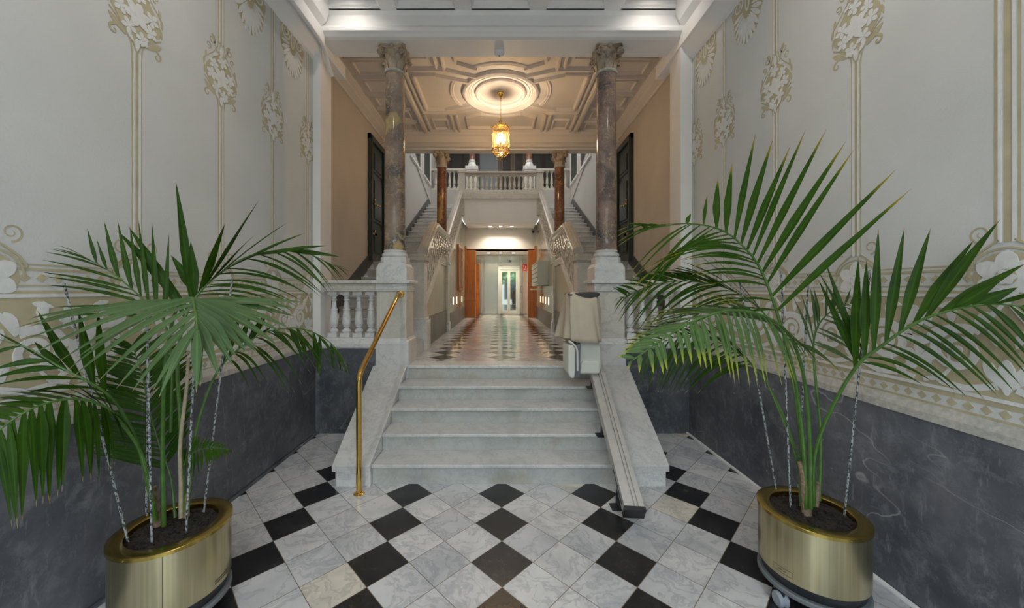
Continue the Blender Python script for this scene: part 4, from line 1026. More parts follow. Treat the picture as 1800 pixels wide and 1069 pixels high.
hl.tube([(LX, LY, 3.74), (LX, LY, 4.2)], 0.005, 6).build('bulb_holder', 'brass', t, smooth=True)
b = MB()
for k in range(3):
    q = 2*PI*k/3+0.5; b.lathe([(0.008, 0), (0.016, 0.02), (0.018, 0.04), (0.010, 0.075), (0.002, 0.10)], (LX+0.05*cos(q), LY+0.05*sin(q), 3.94), 12)
b.build('bulb', 'bulb', t, smooth=True)
lamp('lantern_light', 'POINT', (LX, LY, 4.04), 46, (1.0, 0.78, 0.54), size=0.045)

# ================================================================== SMALL FITTINGS
t = thing('smoke_detector', 'round white smoke detector under the middle of the great beam', 'smoke detector', (-0.015, 4.31, 4.39))
MB().lathe([(0.055, 0), (0.058, -0.015), (0.05, -0.03), (0.03, -0.04), (0.001, -0.043)], (-0.015, 4.31, 4.39), 28).build('housing', 'white_plastic', t, smooth=True)
MB().lathe([(0.013, -0.040), (0.012, -0.048), (0.001, -0.05)], (-0.015, 4.31, 4.39), 16).build('sensor', 'grey_plastic', t, smooth=True)
t = thing('security_camera', 'small dark dome camera in the upper right corner of the passage', 'camera', (1.0, 11.27, 3.42))
MB().box(0.955, 1.035, 11.22, 11.30, 3.40, 3.43).build('mount', 'grey_plastic', t, bevel=0.004); MB().sphere((0.995, 11.25, 3.38), 0.04, 16).build('dome', 'black_plastic', t, smooth=True)
names3 = ('left', 'middle', 'right')
def downlight(x, y, z, label, grp, pw, spot=2.0):
    t = thing('ceiling_downlight', label, 'ceiling light', (x, y, z), grp)
    MB().lathe([(0.045, 0), (0.06, 0), (0.06, -0.006), (0.048, -0.008), (0.045, 0)], (x, y, z), 24, cap=False).build('trim_ring', 'white_plastic', t, smooth=True)
    MB().lathe([(0.044, -0.001), (0.044, -0.004)], (x, y, z), 20).build('lamp_glass', 'downlight_glow', t)
    if pw: lamp('downlight_beam', 'SPOT', (x, y, z-0.02), pw, (1, 0.86, 0.66), size=0.04, spot=spot, blend=0.6)
for i, x in enumerate((-0.31, 0.0, 0.33)):
    downlight(x, 10.88, 3.49, '%s one of the three recessed lights under the gallery slab, nearest the stairs' % names3[i], 'downlights under the gallery', 22, 2.4)
    downlight(x*1.25, 11.92, 2.81, '%s one of the three recessed lights in the low ceiling before the lift' % names3[i], 'downlights before the lift', 26, 2.6)
for s, ys_ in ((-1, (8.33, 8.98, 10.16)), (1, (8.20, 8.75, 9.28, 9.83))):
    for i, y in enumerate(ys_):
        X = s*1.075; order = ('nearest', 'second nearest', 'third nearest', 'farthest')[i] if s > 0 else ('nearest', 'middle', 'farthest')[i]
        t = thing('recessed_wall_light', '%s of the small glowing wall lights low on the %s passage wall' % (order, 'left' if s < 0 else 'right'), 'wall light', (X, y, 1.28), 'wall lights of the %s passage wall' % ('left' if s < 0 else 'right'))
        MB().box(X, X-s*0.008, y-0.05, y+0.05, 1.265, 1.295-0.02).box(X, X-s*0.008, y-0.05, y+0.05, 1.435, 1.445).box(X, X-s*0.008, y-0.05, y-0.042, 1.275, 1.435).box(X, X-s*0.008, y+0.042, y+0.05, 1.275, 1.435).build('surround', 'steel', t)
        MB().box(X, X-s*0.004, y-0.042, y+0.042, 1.275, 1.435).build('lamp_glass', 'sconce_glow', t)

# letter boxes on the right passage wall
t = thing('letterbox_bank', 'pale metal bank of letterboxes fixed to the right passage wall', 'letterbox', (0.96, 9.1, 1.70))
MB().box(0.845, 1.074, 8.26, 9.92, 1.70, 2.265).build('cabinet', 'box_metal', t, bevel=0.004)
for r in range(5):
    for cc in range(8):
        y0 = 8.28+cc*0.203; z0_ = 1.715+r*0.108
        dd = MB().box(0.836, 0.8455, y0, y0+0.193, z0_, z0_+0.10).build('letterbox_door', 'box_metal', t)
        MB().box(0.833, 0.836, y0+0.03, y0+0.163, z0_+0.065, z0_+0.082).build('slot', 'slot_dark', dd)
MB().box(0.86, 1.06, 8.255, 8.262, 2.12, 2.135).build('screw_strip', 'box_metal', t)
t = tag(MB().box(0.80, 1.074, 8.30, 9.95, 1.60, 1.63).build('wall_shelf', 'steel', loc=(0.95, 9.1, 1.60), bevel=0.003), 'narrow metal shelf just below the letterbox bank', 'shelf')
# framed dark wood panel on the left passage wall
t = thing('wood_notice_frame', 'tall narrow dark wood frame on the left passage wall', 'wall frame', (-1.06, 9.6, 1.63))
MB().box(-1.074, -1.035, 9.15, 9.22, 1.63, 2.75).box(-1.074, -1.035, 9.98, 10.05, 1.63, 2.75).box(-1.074, -1.035, 9.22, 9.98, 2.68, 2.75).box(-1.074, -1.02, 9.12, 10.08, 1.60, 1.65).build('frame', 'wood_orange', t, bevel=0.004)
MB().box(-1.074, -1.05, 9.22, 9.98, 1.65, 2.68).build('board', 'wood_dark', t)

# orange wood portal before the lift
for s in (-1, 1):
    nm = 'left' if s < 0 else 'right'; xi = s*(0.757 if s < 0 else 0.83)
    t = thing('wood_portal', 'orange-brown wood panel wall at the %s of the lift lobby' % nm, 'wall panel', (s*0.92, 11.15, FZ))
    z = FZ
    for z0_, z1_ in ((FZ, 1.28), (1.285, 1.74), (1.745, 2.20), (2.205, 2.81)): MB().box(s*1.03, xi, 11.12, 11.28, z0_, z1_).build('panel', 'wood_orange', t, bevel=0.002)
    MB().box(s*1.03, s*1.072, 11.04, 11.28, FZ, 2.92).build('edge_strip', 'wood_orange', t, bevel=0.003)
t = tag(thing('door_6', 'orange wood door standing open at the left of the lift', None, (-0.9, 11.95, FZ)), kind='structure')
MB().box(-1.07, -0.69, 11.95, 11.99, FZ, 2.45).build('door_leaf', 'wood_orange', t, bevel=0.003)
MB().tube(bez([(-0.745, 11.95, 1.62), (-0.745, 11.90, 1.62), (-0.78, 11.89, 1.62), (-0.84, 11.89, 1.62)], 12), 0.01, 8).box(-0.765, -0.725, 11.94, 11.95, 1.48, 1.72).build('door_handle', 'brass', t, smooth=30)

# ================================================================== LIFT
t = thing('lift', 'stainless steel lift front with a glazed two-leaf door at the end of the passage', 'lift', (0.2, 12.7, FZ))
Yl = 12.70
for x0, x1 in ((-1.07, -0.575), (-0.57, -0.095), (0.66, 0.755), (0.76, 1.07)): MB().box(x0, x1, Yl-0.04, Yl+0.02, FZ+0.01, 2.80).build('steel_panel', 'steel', t, bevel=0.003)
MB().box(-0.09, 0.655, Yl-0.04, Yl+0.02, 2.46, 2.80).build('header_panel', 'steel', t, bevel=0.003)
fr = MB().box(-0.09, -0.005, Yl-0.05, Yl+0.02, FZ, 2.45).box(0.575, 0.655, Yl-0.05, Yl+0.02, FZ, 2.45).box(-0.005, 0.575, Yl-0.05, Yl+0.02, 2.30, 2.45).build('door_frame', 'box_metal', t, bevel=0.004)
for x0, x1 in ((0.0, 0.283), (0.287, 0.57)):
    lf = MB().box(x0, x0+0.045, Yl-0.02, Yl+0.01, FZ+0.01, 2.30).box(x1-0.045, x1, Yl-0.02, Yl+0.01, FZ+0.01, 2.30).box(x0+0.045, x1-0.045, Yl-0.02, Yl+0.01, FZ+0.01, 0.90).box(x0+0.045, x1-0.045, Yl-0.02, Yl+0.01, 2.22, 2.30).build('door_leaf', 'box_metal', t, bevel=0.003)
    MB().box(x0+0.045, x1-0.045, Yl-0.01, Yl, 0.90, 2.22).build('glass_pane', 'mirror_glass', lf)
MB().box(0.70, 0.715, Yl-0.05, Yl-0.04, 1.62, 1.66).box(0.69, 0.725, Yl-0.046, Yl-0.04, 1.5, 1.75).build('call_button', 'grey_plastic', t)
sg = MB().box(0.255, 0.40, Yl-0.075, Yl-0.04, 2.53, 2.66).build('floor_display', 'white_plastic', t, bevel=0.006)
MB().box(0.29, 0.365, Yl-0.079, Yl-0.075, 2.56, 2.63).build('screen', 'screen', sg)
MB().box(0.315, 0.34, Yl-0.081, Yl-0.079, 2.585, 2.61).build('screen_symbol', 'white_plastic', sg)
t = thing('fire_sign', 'small red fire notice on the steel panel to the right of the lift door', 'sign', (0.83, 12.65, 2.27))
MB().box(0.755, 0.915, 12.64, 12.655, 2.26, 2.495).build('board', 'red_sign', t)
b = MB().box(0.785, 0.80, 12.636, 12.64, 2.39, 2.47).box(0.80, 0.825, 12.636, 12.64, 2.42, 2.44).lathe([(0.018, 0), (0.018, -0.004)], (0.86, 12.64, 2.42), 12, 'y').box(0.85, 0.87, 12.636, 12.64, 2.36, 2.41)
b.box(0.78, 0.89, 12.636, 12.64, 2.30, 2.31).box(0.79, 0.87, 12.636, 12.64, 2.325, 2.332)
b.build('pictogram', 'white_plastic', t)

# ================================================================== THE STREET BEHIND THE VIEWER (seen only in reflections)
t = thing('street_house', 'pale stone house across the street from the doorway', 'building', (0, -14, 0))
MB().box(-9, 9, -15, -14, -0.02, 7.0).build('facade', 'ledge_stone', t)
for i in range(6):
    for z in (0.6, 3.9): MB().box(-8+2.8*i, -6.7+2.8*i, -14.02, -13.98, z, z+2.2).build('window', 'slot_dark', t)
for i, (x, y) in enumerate(((-2.4, -9.0), (2.0, -8.0), (-0.2, -10.5))):
    t = thing('street_tree', ('leafy street tree to the left outside the doorway', 'leafy street tree to the right outside the doorway', 'farther leafy street tree opposite the doorway')[i], 'tree', (x, y, 0), 'trees on the street')
    MB().tube([(x, y, -0.05), (x+0.05, y, 1.2), (x-0.05, y, 2.6), (x, y, 3.6)], [0.16, 0.13, 0.12, 0.06], 10).build('trunk', 'bark', t, smooth=True)
    b = MB(); rr = random.Random(i)
    for k in range(900):
        d = Vector((rr.gauss(0, 1), rr.gauss(0, 1), rr.gauss(0, 1))).normalized()*rr.uniform(0.6, 1.5); c_ = Vector((x, y, 3.6))+Vector((d.x, d.y, d.z*1.1))
        u = Vector((rr.gauss(0,1), rr.gauss(0,1), rr.gauss(0,1))).normalized()*0.13; v_ = u.cross(Vector((rr.gauss(0,1), rr.gauss(0,1), 1))).normalized()*0.10
        b.add([c_-u, c_-v_, c_+u, c_+v_], [(0, 1, 2, 3)])
    b.build('crown', 'foliage', t)
gt = thing('street_gate', 'open black iron gate at the street doorway behind the viewer', 'gate', (0, -2.0, 0))
for s in (-1, 1):
    b = MB()
    for k in range(7): b.tube([(s*1.66, -2.1-0.13*k, 0.05), (s*1.66, -2.1-0.13*k, 3.6)], 0.012, 6)
    for z in (0.1, 1.2, 3.5): b.tube([(s*1.66, -2.05, z), (s*1.66, -2.95, z)], 0.015, 6)
    b.build('gate_leaf', 'iron', gt)

# ================================================================== PLANTERS
def planter(cx, cy, nm, label):
    R = 0.232; zt = 0.45
    t = thing('brass_planter', label, 'planter', (cx, cy, 0.105))
    MB().lathe([(R-0.010, 0.152), (R-0.003, 0.158), (R-0.003, zt-0.012), (R-0.014, zt-0.012), (R-0.014, 0.170), (R-0.10, 0.165)], (cx, cy, 0), 96).build('pot_body', 'brass_brushed', t, smooth=True)
    MB().lathe([(R-0.002, zt-0.020), (R+0.003, zt-0.018), (R+0.003, zt-0.002), (R, zt), (0.180, zt), (0.176, zt-0.003), (0.176, zt-0.05), (0.180, zt-0.05), (0.184, zt-0.006), (R-0.003, zt-0.006), (R-0.002, zt-0.020)], (cx, cy, 0), 96, cap=False).build('pot_rim', 'brass_rim', t, smooth=True)
    MB().lathe([(R-0.022, 0.105), (R-0.018, 0.11), (R-0.016, 0.156), (R-0.03, 0.160)], (cx, cy, 0), 72).build('pot_base', 'black_plastic', t, smooth=True)
    rv = MB()
    for k in range(5):
        a = 2*PI*k/5+0.9; rv.sphere((cx+(R+0.003)*cos(a), cy+(R+0.003)*sin(a), zt-0.010), 0.0035, 8)
    rv.build('rivet', 'brass', t, smooth=True)
    rr = random.Random(cx); b = MB(); n = 40; rings = 12; vs = [(cx, cy, zt-0.022)]
    for i in range(1, rings+1):
        for k in range(n):
            a = 2*PI*k/n; r = 0.178*i/rings; vs.append((cx+r*cos(a), cy+r*sin(a), zt-0.028+rr.uniform(-0.006, 0.008)))
    fs = [(0, 1+k, 1+(k+1) % n) for k in range(n)] + [(1+(i-1)*n+k, 1+i*n+k, 1+i*n+(k+1) % n, 1+(i-1)*n+(k+1) % n) for i in range(1, rings) for k in range(n)]
    b.add(vs, fs)
    for k in range(170):
        a = rr.uniform(0, 2*PI); r = 0.170*math.sqrt(rr.random()); q = rr.uniform(0.003, 0.009)
        b.sphere((cx+r*cos(a), cy+r*sin(a), zt-0.024), q, 6, (1, rr.uniform(0.6, 1.3), 0.7))
    tag(b.build('soil', 'soil', t), kind='stuff')
    def mark(a0, w_, z0_, z1_, b):                            # small engraved bar following the curved body
        Rk = R-0.0022; n = 6
        vs = []
        for i in range(n+1):
            a = a0+(i/n)*w_/Rk
            for z in (z0_, z1_): vs.append((cx+Rk*cos(a), cy+Rk*sin(a), z))
        b.add(vs, [(2*i, 2*i+1, 2*i+3, 2*i+2) for i in range(n)])
    b = MB()
    if nm == 'right':
        a0 = math.radians(190); 
        mark(a0, 0.088, 0.176, 0.1775, b); mark(a0, 0.088, 0.204, 0.2055, b); mark(a0, 0.0012, 0.176, 0.205, b); mark(a0+0.088/R, 0.0012, 0.176, 0.205, b)
        for i, (o, w_, za, zb) in enumerate(((0.026, 0.006, 0.189, 0.191), (0.030, 0.002, 0.187, 0.197), (0.034, 0.006, 0.188, 0.190), (0.038, 0.0015, 0.188, 0.199), (0.041, 0.005, 0.192, 0.194), (0.047, 0.006, 0.188, 0.190), (0.052, 0.0015, 0.188, 0.193), (0.055, 0.006, 0.189, 0.191))): mark(a0+o/R, w_, za, zb, b)
    else:
        for row, z in ((0, 0.190), (1, 0.178)):
            rr = random.Random(row); o = 0
            while o < 0.085:
                w_ = rr.uniform(0.003, 0.009); mark(math.radians(-8)+o/R, w_, z, z+0.006, b); o += w_+0.002
        mark(math.radians(-58), 0.0022, 0.16, zt-0.02, b)
    b.build('engraved_mark', 'engraving', t)
    # wheeled dolly under the pot
    d = thing('plant_dolly', 'grey wheeled plant dolly under the %s brass planter' % nm, 'plant dolly', (cx, cy, 0))
    MB().lathe([(0.15, 0.078), (R-0.006, 0.078), (R, 0.083), (R, 0.098), (R-0.006, 0.104), (0.15, 0.104), (0.15, 0.078)], (cx, cy, 0), 72, cap=False).box(cx-R+0.04, cx+R-0.04, cy-0.02, cy+0.02, 0.08, 0.102).box(cx-0.02, cx+0.02, cy-R+0.04, cy+R-0.04, 0.08, 0.102).build('dolly_ring', 'grey_plastic', d, smooth=30)
    for k in range(4):
        a = math.radians(198 if nm == 'right' else 160)+PI/2*k; wx, wy = cx+0.222*cos(a), cy+0.222*sin(a)
        c = MB().lathe([(0.006, -0.024), (0.030, -0.024), (0.036, -0.018), (0.036, -0.008), (0.03, -0.003), (0.03, 0.003), (0.036, 0.008), (0.036, 0.018), (0.030, 0.024), (0.006, 0.024)], (wx, wy, 0.036), 28, 'x').build('caster', 'wheel_grey', d, smooth=True)
        MB().box(wx-0.006, wx+0.006, wy-0.02, wy+0.02, 0.03, 0.08).build('caster_fork', 'black_plastic', c)
    if nm == 'left':
        b = MB(); Rk = R+0.0008; vs = []
        for i in range(5):
            a = math.radians(-30)+i*0.03
            for z in (0.085, 0.097): vs.append((cx+Rk*cos(a), cy+Rk*sin(a), z))
        b.add(vs, [(2*i, 2*i+1, 2*i+3, 2*i+2) for i in range(4)]).build('sticker', 'sticker', d)
PLX, PLY, PRX, PRY = -1.605, 1.805, 1.63, 1.93
planter(PLX, PLY, 'left', 'round brushed brass planter of the left palm with a vertical seam in front')
planter(PRX, PRY, 'right', 'round brushed brass planter of the right palm with an engraved plate low on its side')

# ================================================================== PALMS
def Pc(px, py, Y):                                          # keep the foliage clear of the walls
    k = (px-880)/F; lim = (2.03 if k < 0 else 2.07)
    if abs(k)*Y > lim: Y = lim/abs(k)
    return P(px, py, Y)
def keyat(keys, t):
    if t <= keys[0][0]: return keys[0][1]
    for (a, p), (b_, q) in zip(keys, keys[1:]):
        if t <= b_: return p.lerp(q, (t-a)/(b_-a))
    return keys[-1][1]
def mid_y(keys):                                             # keys (t, px, py[, Y]) -> points
    out = []; Y = 1.8
    for k in keys:
        if len(k) > 3: Y = k[3]
        out.append((k[0], Pc(k[1], k[2], Y)))
    return out
def frond(palm, rach, ups, los, n, wd, mat, seed, t0=0.3, bow=(0.12, 0.16), rad=0.006, stalk='stalk', jit=0.02, thin=0.6, nl=None, N=None, exact=False):
    rr = random.Random(seed); R = bez([Pc(*p) for p in rach], 61)
    def rp(t):
        f = t*60; i = min(int(f), 59); return R[i].lerp(R[i+1], f-i)
    b = MB(); b2 = MB()
    def leaflet(p0, tip, T, w_, bw, fold):
        L = (tip-p0).length
        if L < 0.03: return
        ctrl = p0+(tip-p0)*0.5+Vector((0, 0, bw*L))
        m = 10; n0 = len(b.v); vs = []
        for i in range(m+1):
            u = i/m; c = p0*(1-u)**2+ctrl*2*u*(1-u)+tip*u*u
            d = (ctrl-p0)*(2*(1-u))+(tip-ctrl)*(2*u); d.normalize()
            wv = T-d*T.dot(d) if N is None else d.cross(Vector(N))
            if wv.length < 0.1: wv = d.cross(Vector((0, 0, 1)))
            wv.normalize(); nv = wv.cross(d); c = Vector((max(-2.03, min(2.07, c.x)), c.y, c.z))
            k = (0.30+0.70*min(1, u/0.35)) * (1 if u < 0.42 else max(0.0, 1-((u-0.42)/0.58))**0.85)
            k = max(k, 0.02); hw = w_*0.5*k
            vs += [c-wv*hw+nv*fold*hw, c, c+wv*hw+nv*fold*hw]
            for j, q in enumerate((0, 0.5, 1)): b.uv[n0+3*i+j] = (u, q)
        b.add(vs, [(3*i+j, 3*i+j+1, 3*i+j+4, 3*i+j+3) for i in range(m) for j in (0, 1)])
    for si, (keys, bw) in enumerate(((mid_y(ups), bow[0]), (mid_y(los), bow[1]))):
        if not keys: continue
        if si == 0 and exact:
            for t, tip in keys: leaflet(rp(min(t, 0.995)), tip, (rp(min(1, t+0.02))-rp(t-0.02)).normalized(), wd*rr.uniform(0.85, 1.1)*(1 if t < 0.8 else 0.6), bw+rr.uniform(-0.02, 0.02), 0.3)
            continue
        m_ = (nl or n) if si else n
        for i in range(m_):
            t = t0+(1-t0)*(i+0.5*si)/(m_-0.5)
            t = min(0.995, max(t0, t+rr.uniform(-0.25, 0.25)/n)); p0 = rp(t)
            T = (rp(min(1, t+0.02))-rp(max(0, t-0.02))).normalized()
            tip = keyat(keys, t); L = (tip-p0).length
            tip = tip+Vector((rr.gauss(0, jit), rr.gauss(0, jit), rr.gauss(0, jit)))*L*1.6
            leaflet(p0, tip, T, wd*(thin if si else 1)*rr.uniform(0.85, 1.1)*(1 if t < 0.85 else 0.7), bw+rr.uniform(-0.03, 0.03), rr.uniform(0.15, 0.4))
    o = b.build('frond', mat, palm, smooth=True)
    rs = [rad*(1-0.75*(i/60)) for i in range(61)]
    b2.tube(R, rs, 8).build('leaf_stalk', stalk, o, smooth=True)
    return o
def stem(palm, pts, r, mat='stalk', name='stalk'):
    q = bez([Pc(*p) for p in pts], 24); return MB().tube(q, [r*(1-0.3*i/23) for i in range(24)] if mat != 'husk' else [r*(1-0.45*i/23) for i in range(24)], 10).build(name, mat, palm, smooth=True)

pl = thing('kentia_palm', 'kentia palm in the left brass planter, its nearest frond fanning towards the viewer', 'palm', (PLX, PLY, 0.42))
# the pale frond arching over towards the viewer
frond(pl, [(288, 925, 1.80), (286, 760, 1.80), (291, 640, 1.75), (308, 550, 1.62), (335, 524, 1.45), (343, 545, 1.34), (347, 580, 1.26)],
      [(0.5, 75, 545, 1.7), (0.58, 0, 585, 1.5), (0.66, 60, 625, 1.38), (0.76, 135, 660, 1.3), (0.84, 200, 682, 1.24), (0.92, 240, 690, 1.2), (1, 305, 690, 1.16)],
      [(0.5, 535, 536, 1.9), (0.6, 520, 560, 1.7), (0.68, 500, 600, 1.55), (0.76, 445, 617, 1.45), (0.85, 420, 632, 1.35), (0.93, 370, 672, 1.22), (1, 332, 695, 1.18)],
      15, 0.046, 'leaf_pale', 11, thin=1.0, N=(0.15, -0.62, 0.77), t0=0.52, bow=(0.10, 0.10), rad=0.010)
frond(pl, [(322, 900, 1.87), (318, 760, 1.87), (312, 640, 1.88), (325, 560, 1.93), (350, 515, 1.98), (385, 482, 2.03), (440, 450, 2.1), (520, 440, 2.15), (590, 468, 2.2)],
      [(0.38, 225, 398, 1.88), (0.41, 205, 405, 1.88), (0.44, 309, 318, 1.92), (0.47, 335, 424, 1.95), (0.485, 300, 448, 1.9), (0.50, 396, 392, 1.98), (0.53, 456, 351, 2.0), (0.57, 448, 413, 2.0), (0.60, 506, 391, 2.05), (0.66, 536, 410, 2.08), (0.75, 575, 432, 2.12), (0.84, 600, 452, 2.18), (1, 614, 478, 2.25)],
      [(0.4, 470, 560, 1.95), (0.5, 520, 550, 2.0), (0.6, 545, 527, 2.1), (0.75, 570, 522, 2.15), (0.88, 590, 510, 2.2), (1, 615, 485, 2.25)],
      10, 0.05, 'leaf', 12, exact=True, thin=0.3, nl=22, t0=0.38, bow=(0.06, 0.20), rad=0.010, jit=0.012)
frond(pl, [(300, 760, 1.88), (302, 640, 1.88), (290, 570, 1.86), (255, 530, 1.84), (200, 482, 1.8), (140, 447, 1.75)],
      [(0.42, 297, 408, 1.9), (0.5, 267, 390, 1.9), (0.57, 243, 384, 1.88), (0.63, 228, 395, 1.87), (0.69, 207, 388, 1.85), (0.77, 183, 388, 1.82), (0.84, 170, 420, 1.8), (0.9, 153, 400, 1.78), (0.96, 133, 445, 1.75)],
      [(0.45, 100, 560, 1.7), (0.6, 72, 492, 1.65), (0.8, 70, 446, 1.62), (1, 105, 430, 1.7)],
      13, 0.026, 'leaf', 13, exact=True, thin=0.7, nl=10, t0=0.42, bow=(-0.08, 0.08), rad=0.007)
frond(pl, [(275, 915, 1.80), (262, 850, 1.76), (245, 790, 1.72), (213, 744, 1.64), (185, 716, 1.56), (140, 702, 1.47), (85, 708, 1.39), (30, 733, 1.32), (-30, 780, 1.27)],
      [(0.42, 170, 660, 1.7), (0.55, 60, 685, 1.52), (0.7, -10, 700, 1.45), (0.85, -40, 720, 1.4), (1, -90, 770, 1.3)],
      [(0.42, 245, 765, 1.62), (0.48, 213, 795, 1.58), (0.54, 185, 845, 1.5), (0.6, 150, 842, 1.46), (0.66, 130, 850, 1.43), (0.72, 92, 893, 1.38), (0.78, 78, 890, 1.36), (0.86, 42, 914, 1.32), (0.94, 20, 932, 1.3), (1, -15, 935, 1.27)],
      20, 0.032, 'leaf', 14, thin=1.0, t0=0.42, bow=(0.12, 0.22), rad=0.009)
frond(pl, [(270, 900, 1.80), (245, 790, 1.74), (218, 730, 1.68), (190, 694, 1.60), (150, 668, 1.54), (105, 645, 1.5), (49, 612, 1.47), (-10, 595, 1.42)],
      [(0.45, 172, 543, 1.6), (0.52, 138, 545, 1.57), (0.6, 66, 546, 1.55), (0.68, 60, 600, 1.5), (0.75, 10, 590, 1.48), (0.85, -20, 575, 1.45), (1, -60, 590, 1.4)],
      [(0.4, 60, 720, 1.5), (0.55, 0, 682, 1.45), (0.75, -20, 655, 1.4), (1, -60, 620, 1.38)],
      6, 0.040, 'leaf', 15, exact=True, t0=0.45, bow=(0.0, 0.15), rad=0.008)
frond(pl, [(308, 910, 1.88), (300, 840, 1.92), (278, 775, 1.95), (262, 720, 1.93), (250, 660, 1.9), (232, 605, 1.88)],
      [(0.3, 160, 792, 1.8), (0.45, 150, 745, 1.8), (0.6, 148, 690, 1.8), (0.8, 170, 640, 1.8), (1, 200, 590, 1.82)],
      [(0.3, 335, 745, 1.98), (0.45, 348, 690, 2.0), (0.6, 345, 640, 2.0), (0.8, 320, 605, 1.98), (1, 262, 575, 1.9)],
      26, 0.030, 'leaf', 16, thin=1.0, t0=0.25, bow=(0.04, 0.04), rad=0.007)
frond(pl, [(325, 895, 1.87), (318, 840, 1.87), (333, 802, 1.86), (365, 788, 1.84), (404, 790, 1.82)],
      [(0.35, 330, 768, 1.9), (0.6, 352, 765, 1.88), (0.8, 385, 775, 1.85), (1, 409, 784, 1.82)],
      [(0.35, 318, 842, 1.8), (0.6, 345, 836, 1.8), (0.8, 378, 812, 1.8), (1, 409, 796, 1.8)],
      18, 0.017, 'leaf', 17, thin=1.0, t0=0.35, bow=(0.05, 0.05), rad=0.005)
frond(pl, [(330, 900, 1.88), (340, 780, 1.95), (365, 690, 2.03), (392, 640, 2.1), (425, 610, 2.15), (470, 583, 2.2), (530, 578, 2.25), (580, 602, 2.28), (612, 645, 2.28)],
      [(0.38, 412, 548, 2.1), (0.48, 440, 548, 2.12), (0.58, 482, 555, 2.18), (0.66, 524, 630, 2.22), (0.74, 541, 640, 2.25), (0.82, 563, 662, 2.27), (0.9, 592, 655, 2.28), (1, 625, 655, 2.3)],
      [(0.38, 432, 680, 1.95), (0.45, 455, 682, 1.98), (0.53, 520, 697, 2.02), (0.64, 550, 650, 2.1), (0.8, 596, 655, 2.18), (1, 618, 662, 2.25)],
      14, 0.03, 'leaf', 18, thin=0.5, nl=18, t0=0.38, bow=(0.16, 0.22), rad=0.008)
stem(pl, [(318, 910, 1.86), (318, 850, 1.86), (317, 779, 1.85), (328, 680, 1.84), (331, 630, 1.84)], 0.010, 'dead_stalk', 'dead_stalk')
stem(pl, [(277, 925, 1.83), (274, 890, 1.83), (272, 855, 1.83)], 0.017, 'husk', 'husk')
stem(pl, [(327, 908, 1.88), (327, 890, 1.88), (330, 868, 1.88)], 0.017, 'husk', 'husk')

pr_ = thing('kentia_palm', 'kentia palm in the right brass planter, with one tall upright frond and yellowed leaf tips', 'palm', (PRX, PRY, 0.42))
frond(pr_, [(1417, 895, 1.92), (1412, 780, 1.92), (1396, 660, 1.92), (1366, 551, 1.9), (1340, 480, 1.88), (1312, 439, 1.86), (1269, 405, 1.84), (1209, 393, 1.80), (1140, 402, 1.74)],
      [(0.38, 1603, 331, 1.65), (0.42, 1576, 297, 1.68), (0.46, 1501, 263, 1.74), (0.50, 1486, 250, 1.76), (0.54, 1452, 228, 1.8), (0.58, 1416, 228, 1.82), (0.62, 1389, 257, 1.84), (0.655, 1358, 246, 1.85), (0.69, 1328, 235, 1.86), (0.73, 1287, 287, 1.86), (0.77, 1262, 312, 1.85), (0.82, 1243, 342, 1.84), (0.88, 1215, 375, 1.82), (1, 1120, 390, 1.76)],
      [(0.38, 1300, 560, 1.85), (0.45, 1235, 505, 1.85), (0.53, 1205, 460, 1.8), (0.62, 1160, 455, 1.75), (0.72, 1110, 500, 1.72), (0.82, 1120, 555, 1.7), (0.9, 1085, 440, 1.68), (1, 1083, 394, 1.68)],
      18, 0.042, 'leaf_yellow', 21, exact=True, thin=0.36, nl=26, t0=0.38, bow=(0.01, 0.16), rad=0.010, jit=0.012)
frond(pr_, [(1425, 895, 1.90), (1424, 790, 1.90), (1418, 700, 1.86), (1405, 630, 1.78), (1380, 580, 1.70), (1335, 553, 1.61), (1285, 546, 1.53), (1230, 560, 1.47), (1175, 590, 1.43), (1110, 635, 1.40)],
      [(0.36, 1300, 520, 1.9), (0.48, 1180, 545, 1.78), (0.6, 1130, 560, 1.68), (0.72, 1112, 582, 1.58), (0.85, 1100, 605, 1.48), (1, 1085, 628, 1.4)],
      [(0.36, 1492, 655, 1.72), (0.42, 1448, 655, 1.66), (0.5, 1413, 665, 1.58), (0.57, 1370, 677, 1.5), (0.64, 1330, 678, 1.45), (0.71, 1288, 674, 1.4), (0.78, 1250, 650, 1.38), (0.86, 1205, 640, 1.36), (0.93, 1166, 660, 1.35), (1, 1100, 652, 1.34)],
      30, 0.03, 'leaf_pale_yellow', 22, thin=1.0, nl=28, t0=0.38, bow=(0.14, 0.20), rad=0.010)
frond(pr_, [(1412, 890, 1.95), (1405, 760, 1.98), (1388, 650, 2.03), (1350, 560, 2.08), (1290, 512, 2.12), (1220, 495, 2.12), (1150, 500, 2.1), (1095, 525, 2.08)],
      [(0.42, 1236, 432, 2.05), (0.55, 1190, 470, 2.1), (0.75, 1120, 482, 2.1), (1, 1072, 508, 2.05)],
      [(0.42, 1225, 580, 2.05), (0.6, 1150, 570, 2.0), (0.75, 1105, 588, 2.0), (0.88, 1085, 560, 2.0), (1, 1076, 532, 2.0)],
      20, 0.022, 'leaf', 23, thin=0.7, nl=20, t0=0.45, bow=(0.10, 0.22), rad=0.007)
